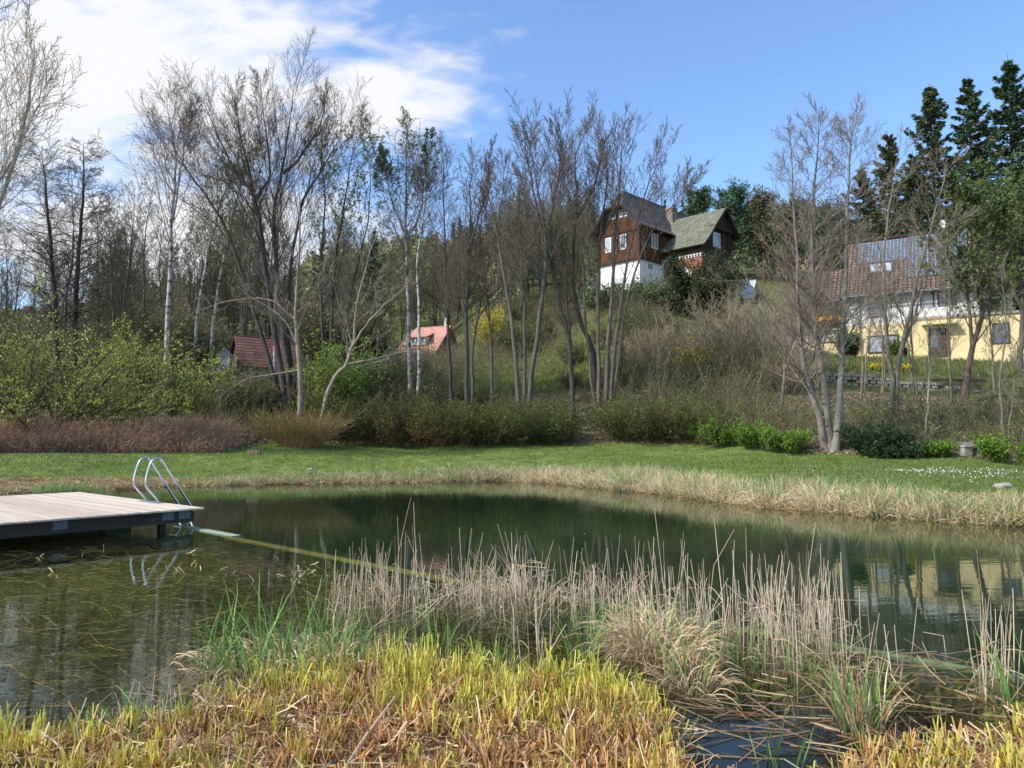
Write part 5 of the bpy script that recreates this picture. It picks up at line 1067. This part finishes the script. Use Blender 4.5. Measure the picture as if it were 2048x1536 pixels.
# far bank tussocks that stand out
for px, py, H, lab in ((1105, 958, .5, 'arched straw sedge tussock on the far bank, farthest from the deck corner but one'), (1165, 965, .55, 'large arched straw sedge tussock before the flat grey stone'), (1380, 985, .6, 'large arched straw sedge tussock where the far bank bends'), (1640, 1017, .6, 'splayed pale dead cattail tussock below the tripled trunk'), (970, 958, .4, 'small straw sedge tussock on the far bank below the glade')):
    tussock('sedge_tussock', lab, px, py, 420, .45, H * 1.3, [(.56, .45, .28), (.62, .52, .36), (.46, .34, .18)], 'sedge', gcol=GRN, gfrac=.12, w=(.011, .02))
tussock('sedge_tussock', 'small dark brown sedge clump at the water edge behind the ladder', 262, 978, 260, .3, .3, [(.16, .1, .045), (.22, .14, .06)], 'sedge')
for px, py, H, lab in ((145, 985, .5, 'green young reed tuft on the shore behind the deck, the taller one'), (100, 987, .35, 'green young reed tuft on the shore behind the deck, the shorter one'), (185, 984, .28, 'small green reed tuft on the shore between the deck and the ladder')):
    tussock('reed_tuft', lab, px, py, 130, .4, H, GRN + [(.3, .27, .12)], 'reeds', droop=-.2, spread=.2)
proto_t = tussock('sedge_tussock', 'small arched straw tussock among the sedges of the far bank', 1250, 980, 300, .38, .62, [(.54, .43, .26), (.6, .5, .34), (.42, .31, .16)], 'sedge', gcol=GRN, gfrac=.25, w=(.01, .018)); proto_t['group'] = 'small straw tussocks among the far bank sedges'
for px, py in ((905, 957), (1045, 957), (1210, 972), (1320, 982), (1440, 996), (1480, 1003), (1540, 1010), (1600, 1012), (1710, 1022), (1760, 1026), (1830, 1033), (1890, 1037), (1950, 1042), (2020, 1046), (760, 960), (690, 962)):
    D = CAMH * F / (py - 872.); o = proto_t.copy(); C.objects.link(o); o.location = ((px - 1024) / F * D, D, .0); o.rotation_euler = (0, 0, rng.uniform(0, 6.28)); s_ = rng.uniform(.7, 1.15); o.scale = (s_, s_, s_ * rng.uniform(.8, 1.1))
# foreground tussocks
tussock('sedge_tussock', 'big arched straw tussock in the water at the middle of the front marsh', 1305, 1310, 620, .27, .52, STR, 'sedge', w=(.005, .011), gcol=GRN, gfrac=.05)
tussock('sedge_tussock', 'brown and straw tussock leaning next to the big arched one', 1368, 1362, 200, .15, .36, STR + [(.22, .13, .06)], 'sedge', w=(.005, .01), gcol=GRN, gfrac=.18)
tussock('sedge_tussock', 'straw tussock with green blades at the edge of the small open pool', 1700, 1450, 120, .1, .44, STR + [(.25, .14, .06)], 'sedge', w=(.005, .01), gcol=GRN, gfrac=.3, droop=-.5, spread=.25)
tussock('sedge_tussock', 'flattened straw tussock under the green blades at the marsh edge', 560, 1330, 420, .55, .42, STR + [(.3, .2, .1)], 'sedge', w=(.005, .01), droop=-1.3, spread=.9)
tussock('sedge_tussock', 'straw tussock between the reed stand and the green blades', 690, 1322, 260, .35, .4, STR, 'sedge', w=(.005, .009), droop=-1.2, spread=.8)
for px, py, n, R, H, lab in ((600, 1335, 90, .42, .75, 'tall thin green reed blades at the marsh edge nearest the deck'), (520, 1330, 45, .3, .6, 'sparse green reed blades leaning over the weedy shallows'), (690, 1330, 70, .32, .7, 'green reed blades beside the first dry stems'), (1170, 1300, 90, .13, .62, 'compact green reed tuft standing alone before the dense dry reeds'),
                          (1440, 1330, 40, .2, .65, 'green blades rising beside the big arched tussock'), (865, 1310, 45, .22, .6, 'sparse green blades before the dense dry reed stand'), (985, 1345, 60, .15, .42, 'short bright green tuft on the front marsh'),
                          (1705, 1440, 26, .14, .6, 'green blades leaning over the open pool'), (2035, 1400, 50, .2, .6, 'green reed blades at the edge of the view'), (415, 1345, 16, .15, .75, 'few tall green blades standing in the weedy shallows'), (1545, 1500, 22, .12, .4, 'few green blades standing alone in the open pool'), (310, 1440, 26, .2, .35, 'small green blades at the near edge of the shallows'), (1565, 1340, 24, .2, .5, 'few green blades among the right hand dry reeds')):
    tussock('reed_tuft', lab, px, py, n if px < 650 else int(n * .6), R, H * (.85 if px < 1000 else .7), GRN, 'reeds', w=(.006, .011), droop=-.35, spread=.25)
# dry reed stems in the water
def reeds(lab, px, py, sx, sy, n, h, broken=.25, up=.05, zero=0.):
    X, Y = [], []
    pxs = rng.normal(px, sx, n); pys = rng.normal(py, sy, n); D = CAMH * F / (pys - 872.); b = np.stack([(pxs - 1024) / F * D, D, np.full(n, -.12)], 1); base = np.array([(px - 1024) / F * CAMH * F / (py - 872.), CAMH * F / (py - 872.), 0])
    n_ = n; H = .82 * h * np.clip(rng.lognormal(-.25, .38, n), .3, 1.9) + .12; d = np.stack([rng.normal(size=n) * .09, rng.normal(size=n) * .09, np.ones(n)], 1); fl = rng.random(n) < broken * .5; d[fl] += rng.normal(size=(fl.sum(), 3)) * [.8, .8, .1]
    P = grow(b, d, H, 6, .015); bk = (rng.random(n) < broken * .4) & ~fl; m = bk.sum()
    if m:
        dd = rng.normal(size=(m, 3)) * [1, 1, .5] - [0, 0, .25]; t = P[bk, 3]; P[bk, 4:] = t[:, None] + unit(dd)[:, None] * (H[bk] * np.array([.22, .4])[:, None]).T[..., None]
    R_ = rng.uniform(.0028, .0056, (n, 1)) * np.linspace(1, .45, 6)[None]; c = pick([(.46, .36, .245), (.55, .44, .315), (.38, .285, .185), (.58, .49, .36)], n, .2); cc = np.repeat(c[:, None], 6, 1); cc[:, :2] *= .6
    a = Acc(); V, Q = tubes(P, R_, 4); a.add(V, Q, rep(cc, 6, 4))
    k = int(n * 1.3); t = P[rng.integers(0, n, k), rng.integers(1, 3, k)]; dl = rng.normal(size=(k, 3)) * [.8, .8, .5] + [0, 0, .3]; PL = grow(t, dl, rng.uniform(.12, .4, k) * h, 5, .1, 0, -1.); V, Q = ribbons(PL, np.full((k, 5), .007) * np.linspace(1, .3, 5)); a.add(V, Q, rep(pick(STR, k, .2), 5, 2))
    o = a.build('dry_reeds', M['blade'], None, base); o.location = base; tag(o, lab, 'reeds', 'stands of dry reed stems in the water')
reeds('dense stand of pale broken dry reeds in the middle of the pond', 1010, 1192, 85, 13, 330, .5, .9)
reeds('straggling dry reed stems left of the dense stand crossing the sunken beam', 760, 1205, 50, 22, 95, .62, .3)
reeds('thin edge of dry reed stems between the dense stand and the arched tussock', 1170, 1205, 55, 16, 75, .5, .25)
reeds('tall stand of dry reed stems behind the big arched tussock', 1320, 1225, 45, 16, 85, .62, .3)
reeds('wide stand of dry reed stems right of the arched tussock', 1500, 1265, 70, 28, 140, .62, .25)
reeds('tall dry reed stems at the farther end of the wide right stand', 1600, 1275, 40, 22, 70, .68, .2)
reeds('scattered single dry stems over the mossy shallows', 1760, 1330, 70, 30, 24, .5, .35)
reeds('bunch of thick dry stems standing at the edge of the view', 1965, 1350, 22, 22, 34, .62, .3)
reeds('few dry stems before the dense stand among the green blades', 1060, 1310, 28, 10, 14, .6, .2)
reeds('scatter of short dry stems beside the weedy shallows', 680, 1215, 25, 25, 28, .42, .4)
reeds('short reddish broken stems along the near edge of the shallows', 420, 1400, 70, 14, 40, .2, .6)

# cut marsh in front
def marsh():
    a = Acc(); N = 8600; px, py, X, D = inpix(-160, 2210, 1290, 1640, N); 
    bx, bz = rng.uniform(-4.6, 5.2, N), rng.uniform(2.75, 6.2, N); X, D = bx, bz; sd = pond_sd(X, D); k = (D < 7.5) & (sd < np.where((X > .6) & (X < 2.9), .03, .32 + .25 * noise(X, D, 2.))) & (rng.random(N) < np.clip(.62 + .75 * noise(X, D, 3.4), .08, 1)); X, D, sd = X[k], D[k], sd[k]; n = len(X)
    per = 11; ci = np.repeat(np.arange(n), per); m = len(ci); cw = rng.uniform(.015, .05, n)[ci]
    bxy = np.column_stack([X[ci] + rng.normal(size=m) * cw, D[ci] + rng.normal(size=m) * cw]); z = np.maximum(zt(bxy[:, 0], bxy[:, 1]), -.03)
    fr = sstep(4.0, 5.0, D)[ci]; gclump = (rng.random(n) < .42 + .38 * sstep(3.6, 4.8, D) + .6 * noise(X, D, 2.3))[ci]
    H = np.where(gclump, rng.uniform(.07, .19, m) * (.8 + .45 * fr), rng.uniform(.05, .15, m)); H = H * rng.uniform(.65, 1.4, n)[ci]; ln_ = rng.normal(size=(n, 2))[ci] * .12; d = np.stack([rng.normal(size=m) * .13 + ln_[:, 0], rng.normal(size=m) * .13 + ln_[:, 1], np.ones(m)], 1)
    d[~gclump] += rng.normal(size=((~gclump).sum(), 3)) * [.32, .32, 0]; bt = rng.random(m) < .1; d[bt] += rng.normal(size=(bt.sum(), 3)) * [.8, .8, 0]; P = grow(np.column_stack([bxy, z - .02]), d, H + .02, 4, .09)
    W_ = rng.uniform(.0045, .0105, (m, 1)) * np.array([[1, 1, .95, .8]]); g0 = pick([(.3, .17, .05), (.24, .12, .04)], m, .2); g1 = pick([(.5, .36, .065), (.44, .36, .06), (.52, .44, .08)], m, .18); g2 = pick([(.43, .44, .08), (.34, .41, .065), (.52, .48, .11)], m, .18)
    b0 = pick([(.2, .1, .04), (.15, .075, .03)], m, .2); b2 = pick([(.48, .25, .09), (.54, .32, .13), (.38, .18, .06), (.58, .4, .2)], m, .2)
    G = gclump[:, None]; cc = np.stack([np.where(G, g0 * .4, b0 * .4), np.where(G, g1 * .65, b0), np.where(G, g1, b2), np.where(G, g2, b2)], 1)  # brown feet, darkened further to paint the shaded gaps between clumps
    V, Q = ribbons(P, W_); a.add(V, Q, rep(cc, 4, 2)); o = a.build('cut_reed_stubble', M['blade']); tag(o, 'mown cattail stubble with orange brown bases and yellow green tips', 'reed stubble', kind='stuff')
    # litter
    N = 32000; X, D = rng.uniform(-4.6, 5.2, N), rng.uniform(2.75, 6.2, N); sd = pond_sd(X, D); k = sd < np.where((X > .55) & (X < 2.9), .02, .3 + .3 * noise(X, D, 2.)); X, D = X[k], D[k]; n = len(X)
    z = np.maximum(zt(X, D), 0) + rng.random(n) * .035; d = rng.normal(size=(n, 3)) * [1, 1, .2]; P = grow(np.column_stack([X, D, z]), d, rng.uniform(.03, .26, n), 3, .25); V, Q = ribbons(P, rng.uniform(.003, .009, (n, 1)) * np.ones((1, 3))); a = Acc()
    a.add(V, Q, rep(pick([(.38, .23, .11), (.5, .36, .21), (.24, .12, .05), (.1, .055, .03), (.62, .5, .34)], n, .25), 3, 2)); o = a.build('reed_litter', M['blade']); tag(o, 'brown chopped reed litter lying on the wet marsh', 'litter', kind='stuff')
    # loose floating straws on the pool
    N = 420; X, D = rng.uniform(.6, 3.2, N), rng.uniform(3.6, 5.6, N); k = pond_sd(X, D) > 0; X, D = X[k], D[k]; n = len(X); d = rng.normal(size=(n, 3)) * [1, .6, .03]; P = grow(np.column_stack([X, D, np.full(n, .006)]), d, rng.uniform(.1, .5, n), 4, .06); P[..., 2] = np.maximum(P[..., 2], .004)
    V, Q = ribbons(P, np.full((n, 4), .006)); a = Acc(); a.add(V, Q, rep(pick([(.26, .16, .09), (.4, .3, .18), (.18, .11, .06)], n, .25), 4, 2)); o = a.build('floating_straw', M['blade']); tag(o, 'loose straws floating on the small open pool and mossy shallows', 'litter', kind='stuff')
marsh()
# long pale cane lying across the front
c0, c1 = w2(660, 1560, .1), w2(790, 1408, .12); t = mesh_obj('dry_cane', *tubes(np.array([[[c0[0], c0[1], .05], [(c0[0] + c1[0]) / 2, (c0[1] + c1[1]) / 2, .12], [c1[0], c1[1], .16]]]), np.array([[.011, .009, .005]]), 7), M['blade'], (.5, .38, .26)); tag(t, 'long pale broken cane lying across the front stubble', 'cane')
# weeds under the shallow water
def weeds():
    N = 36000; X, D = rng.uniform(-11, 6.5, N), rng.uniform(3.7, 13.5, N); sd = pond_sd(X, D); k = (sd > .1) & (bar_side(X, D) < -.05) & ~((X > .7) & (X < 2.8) & (D < 4.8)); X, D = X[k], D[k]; n = len(X); zb = zt(X, D)
    z = zb * rng.uniform(.1, 1, n) - .01; d = rng.normal(size=(n, 3)) * [1, .45, .12]; P = grow(np.column_stack([X, D, z]), d, rng.uniform(.1, .5, n), 6, .1); P[..., 2] = np.minimum(P[..., 2], -.012)
    V, Q = ribbons(P, rng.uniform(.003, .008, (n, 1)) * np.ones((1, 6))); cl = noise(X, D, .9); a = Acc(); c = pick([(.12, .105, .03), (.17, .125, .045), (.08, .085, .022), (.26, .18, .08)], n, .3) * np.clip(.8 + .4 * cl, .3, 1.4)[:, None]; a.add(V, Q, rep(c, 6, 2))
    N = 9000; X, D = rng.uniform(.3, 6, N), rng.uniform(4.0, 6.6, N); k = (pond_sd(X, D) > .1) & (bar_side(X, D) < -.06) & ~((X < 2.8) & (D < 4.8)); X, D = X[k], D[k]; n = len(X); P = np.column_stack([X, D, zt(X, D) * rng.uniform(.1, .7, n)]); V, Q = leaf_quads(P, rng.uniform(.02, .05, n), 2.5); a.add(V, Q, np.repeat(pick([(.09, .095, .02), (.065, .075, .015), (.12, .11, .03)], n, .3), 4, 0))
    o = a.build('water_weeds', M['blade']); tag(o, 'olive submerged waterweed strands in the clear shallows', 'waterweed', kind='stuff')
    # curled dry tips breaking the surface
    N = 60; px = np.concatenate([rng.uniform(0, 640, 40), rng.normal(605, 14, 20)]); py = np.concatenate([rng.normal(1135, 14, 40), rng.normal(1138, 8, 20)]); D = CAMH * F / (py - 872); b = np.stack([(px - 1024) / F * D, D, np.full(N, -.02)], 1); P = grow(b, rng.normal(size=(N, 3)) * [.7, .7, .2] + [0, 0, .6], rng.uniform(.05, .16, N), 5, .3); V, Q = ribbons(P, np.full((N, 5), .01)); a = Acc(); a.add(V, Q, rep(pick(STR, N, .2), 5, 2)); o = a.build('curled_reed_tips', M['blade']); tag(o, 'curled dry leaf tips poking out of the weedy shallows', 'reeds', kind='stuff')
weeds()

# brambles and undergrowth
def brambles():
    N = 15000; px, P = scatter(-260, 495, -.2, 4.5, N, rel=True); k = noise(P[:, 0], P[:, 1], .8) > -1.1; P, px = P[k], px[k]; n = len(P)
    H = rng.uniform(.5, 1.35, n) * np.interp(px, [-200, 0, 440, 500], [1.1, 1.1, .95, .5]) * (.55 + .6 * sstep(-.3, 1.5, P[:, 1] - hedge_D(px))); d = np.stack([rng.normal(size=n) * .45, rng.normal(size=n) * .45 - .15, np.ones(n)], 1); Sx = grow(P - [0, 0, .05], d, H, 6, .14, 0, -.35)
    a = Acc(); V, Q = tubes(Sx, rng.uniform(.005, .01, (n, 1)) * np.linspace(1, .5, 6), 3); a.add(V, Q, rep(pick([(.22, .125, .08), (.17, .095, .06), (.27, .17, .11), (.33, .23, .16)], n, .25), 6, 3))
    P2, R2 = spawn(Sx, np.full((n, 6), .005), 2, .4, .95, .7, .35, .2, 0, .15, 4, .8, .0045); V, Q = tubes(P2, R2, 3); a.add(V, Q, rep(pick([(.25, .14, .09), (.31, .2, .135)], len(P2), .25), 4, 3))
    k = rng.integers(0, n, 2600); c = Sx[k, rng.integers(2, 6, 2600)]; V, Q = leaf_quads(c, rng.uniform(.03, .06, 2600)); a.add(V, Q, np.repeat(pick([(.12, .15, .03), (.2, .2, .05)], 2600, .3), 4, 0))
    o = a.build('brambles', M['twig']); tag(o, 'dense thicket of bare reddish brown bramble canes at the lawn edge', 'brambles', kind='stuff')
brambles()
def under():
    N = 15000; px, P = scatter(430, 2250, .5, 14, N, rel=True); D = P[:, 1]
    clear = (px > 930) & (px < 1290) & (D > 47) | (px > 1560) & ((D > 43.1) | (D > 36.5) & (rng.random(N) < .7)) | (px > 1120) & (px < 1215) & (D < 42) & (rng.random(N) < .7)
    k = ~clear & (noise(P[:, 0], P[:, 1], .6) > -.7) & (rng.random(N) < np.interp(px, [430, 900, 1150, 1300, 1600, 2100], [.7, .7, .5, 1, .55, .6])); P, px = P[k], px[k]; n = len(P)
    H = rng.lognormal(-.1, .5, n) * np.interp(px, [430, 1150, 1250, 1500, 1650, 2100], [1.0, .8, 1.5, 1.5, .8, .9]) * .9 * np.where((px > 1540) & (P[:, 1] > 36), .22, 1); d = np.stack([rng.normal(size=n) * .3, rng.normal(size=n) * .3, np.ones(n)], 1); Sx = grow(P - [0, 0, .05], d, H, 6, .1)
    a = Acc(); V, Q = tubes(Sx, (.005 + .004 * H)[:, None] * np.linspace(1, .5, 6), 3); tw = pick([(.12, .1, .06), (.15, .125, .075), (.09, .085, .045), (.18, .155, .1)], n, .25); a.add(V, Q, rep(tw, 6, 3))
    P2, R2 = spawn(Sx, np.full((n, 6), .006), 4, .3, .98, .7, .4, .3, .05, .15, 4, .8, .005); V, Q = tubes(P2, R2, 3); a.add(V, Q, rep(np.repeat(tw, 4, 0), 4, 3))
    m = 95000; k = rng.integers(0, len(P2), m); c = P2[k, rng.integers(1, 4, m)] + rng.normal(size=(m, 3)) * .05; gx = noise(c[:, 0], c[:, 1], .5); kk = gx + rng.normal(size=m) * .5 > -.2; c = c[kk]; m = len(c); V, Q = leaf_quads(c, rng.uniform(.025, .065, m)); a.add(V, Q, np.repeat(pick([(.12, .17, .03), (.09, .13, .025), (.17, .21, .05), (.14, .13, .05)], m, .3), 4, 0))
    o = a.build('undergrowth', M['leaf']); tag(o, 'tangle of thin saplings and budding scrub covering the bank', 'undergrowth', kind='stuff')
    N = 9000; px, P = scatter(640, 1340, 50, 105, N); k = (noise(P[:, 0], P[:, 1], .35) > -.5) & ~((px > 930) & (px < 1240) & (P[:, 1] < 66) & (rng.random(N) < .8)) & ~((px > 760) & (px < 930) & (P[:, 1] > 88)) & ~((px > 1180) & (P[:, 1] > 74)); P = P[k]; n = len(P); H = rng.lognormal(.1, .5, n); d = np.stack([rng.normal(size=n) * .35, rng.normal(size=n) * .35, np.ones(n)], 1); Sx = grow(P - [0, 0, .05], d, H, 6, .1)
    a = Acc(); V, Q = tubes(Sx, (.009 + .004 * H)[:, None] * np.linspace(1, .5, 6), 3); tw = pick([(.16, .12, .085), (.2, .155, .11), (.13, .11, .06)], n, .25); a.add(V, Q, rep(tw, 6, 3)); P2, R2 = spawn(Sx, np.full((n, 6), .008), 5, .3, .98, .7, .4, .3, .05, .15, 4, .8, .007); V, Q = tubes(P2, R2, 3); a.add(V, Q, rep(np.repeat(tw, 5, 0), 4, 3))
    m = 36000; k = rng.integers(0, len(P2), m); c = P2[k, rng.integers(1, 4, m)] + rng.normal(size=(m, 3)) * .1; V, Q = leaf_quads(c, rng.uniform(.05, .11, m)); a.add(V, Q, np.repeat(pick([(.11, .13, .035), (.14, .15, .05), (.15, .12, .06), (.09, .115, .03)], m, .3), 4, 0)); o = a.build('slope_scrub', M['leaf']); tag(o, 'low brown and olive scrub scattered up the slope around the glade', 'scrub', kind='stuff')
    N = 26000; px, P = scatter(430, 2250, -.4, 12, N, rel=True); V, Q = leaf_quads(P + [0, 0, .03], rng.uniform(.05, .11, N), 1.5, np.array([0, 0, .0]), 1.); a = Acc(); a.add(V, Q, np.repeat(pick([(.17, .11, .07), (.24, .17, .12), (.12, .08, .05), (.3, .23, .18)], N, .3), 4, 0)); o = a.build('fallen_leaves', M['blade']); tag(o, 'dry brown fallen leaves on the bank', 'leaf litter', kind='stuff')
    # grass of the glade and garden slopes
    N = 40000; px1, P1 = scatter(900, 1260, 46, 66, N // 2); px2, P2 = scatter(1480, 2250, 44.6, 56, N // 2); P = np.concatenate([P1, P2]); d = np.stack([rng.normal(size=N) * .35, rng.normal(size=N) * .35, np.ones(N)], 1); Sx = grow(P, d, rng.uniform(.12, .4, N), 3, .15); V, Q = ribbons(Sx, np.array([[.04, .03, .006]]) * np.ones((N, 1))); a = Acc()
    c = pick([(.12, .16, .03), (.15, .18, .04), (.1, .125, .03)], N, .25); c[N // 2:] = pick([(.1, .125, .035), (.14, .14, .05), (.085, .11, .03)], N - N // 2, .25); a.add(V, Q, rep(c, 3, 2)); o = a.build('meadow_grass', M['blade']); tag(o, 'longer grass of the glade and the garden slope', 'grass', kind='stuff')
under()
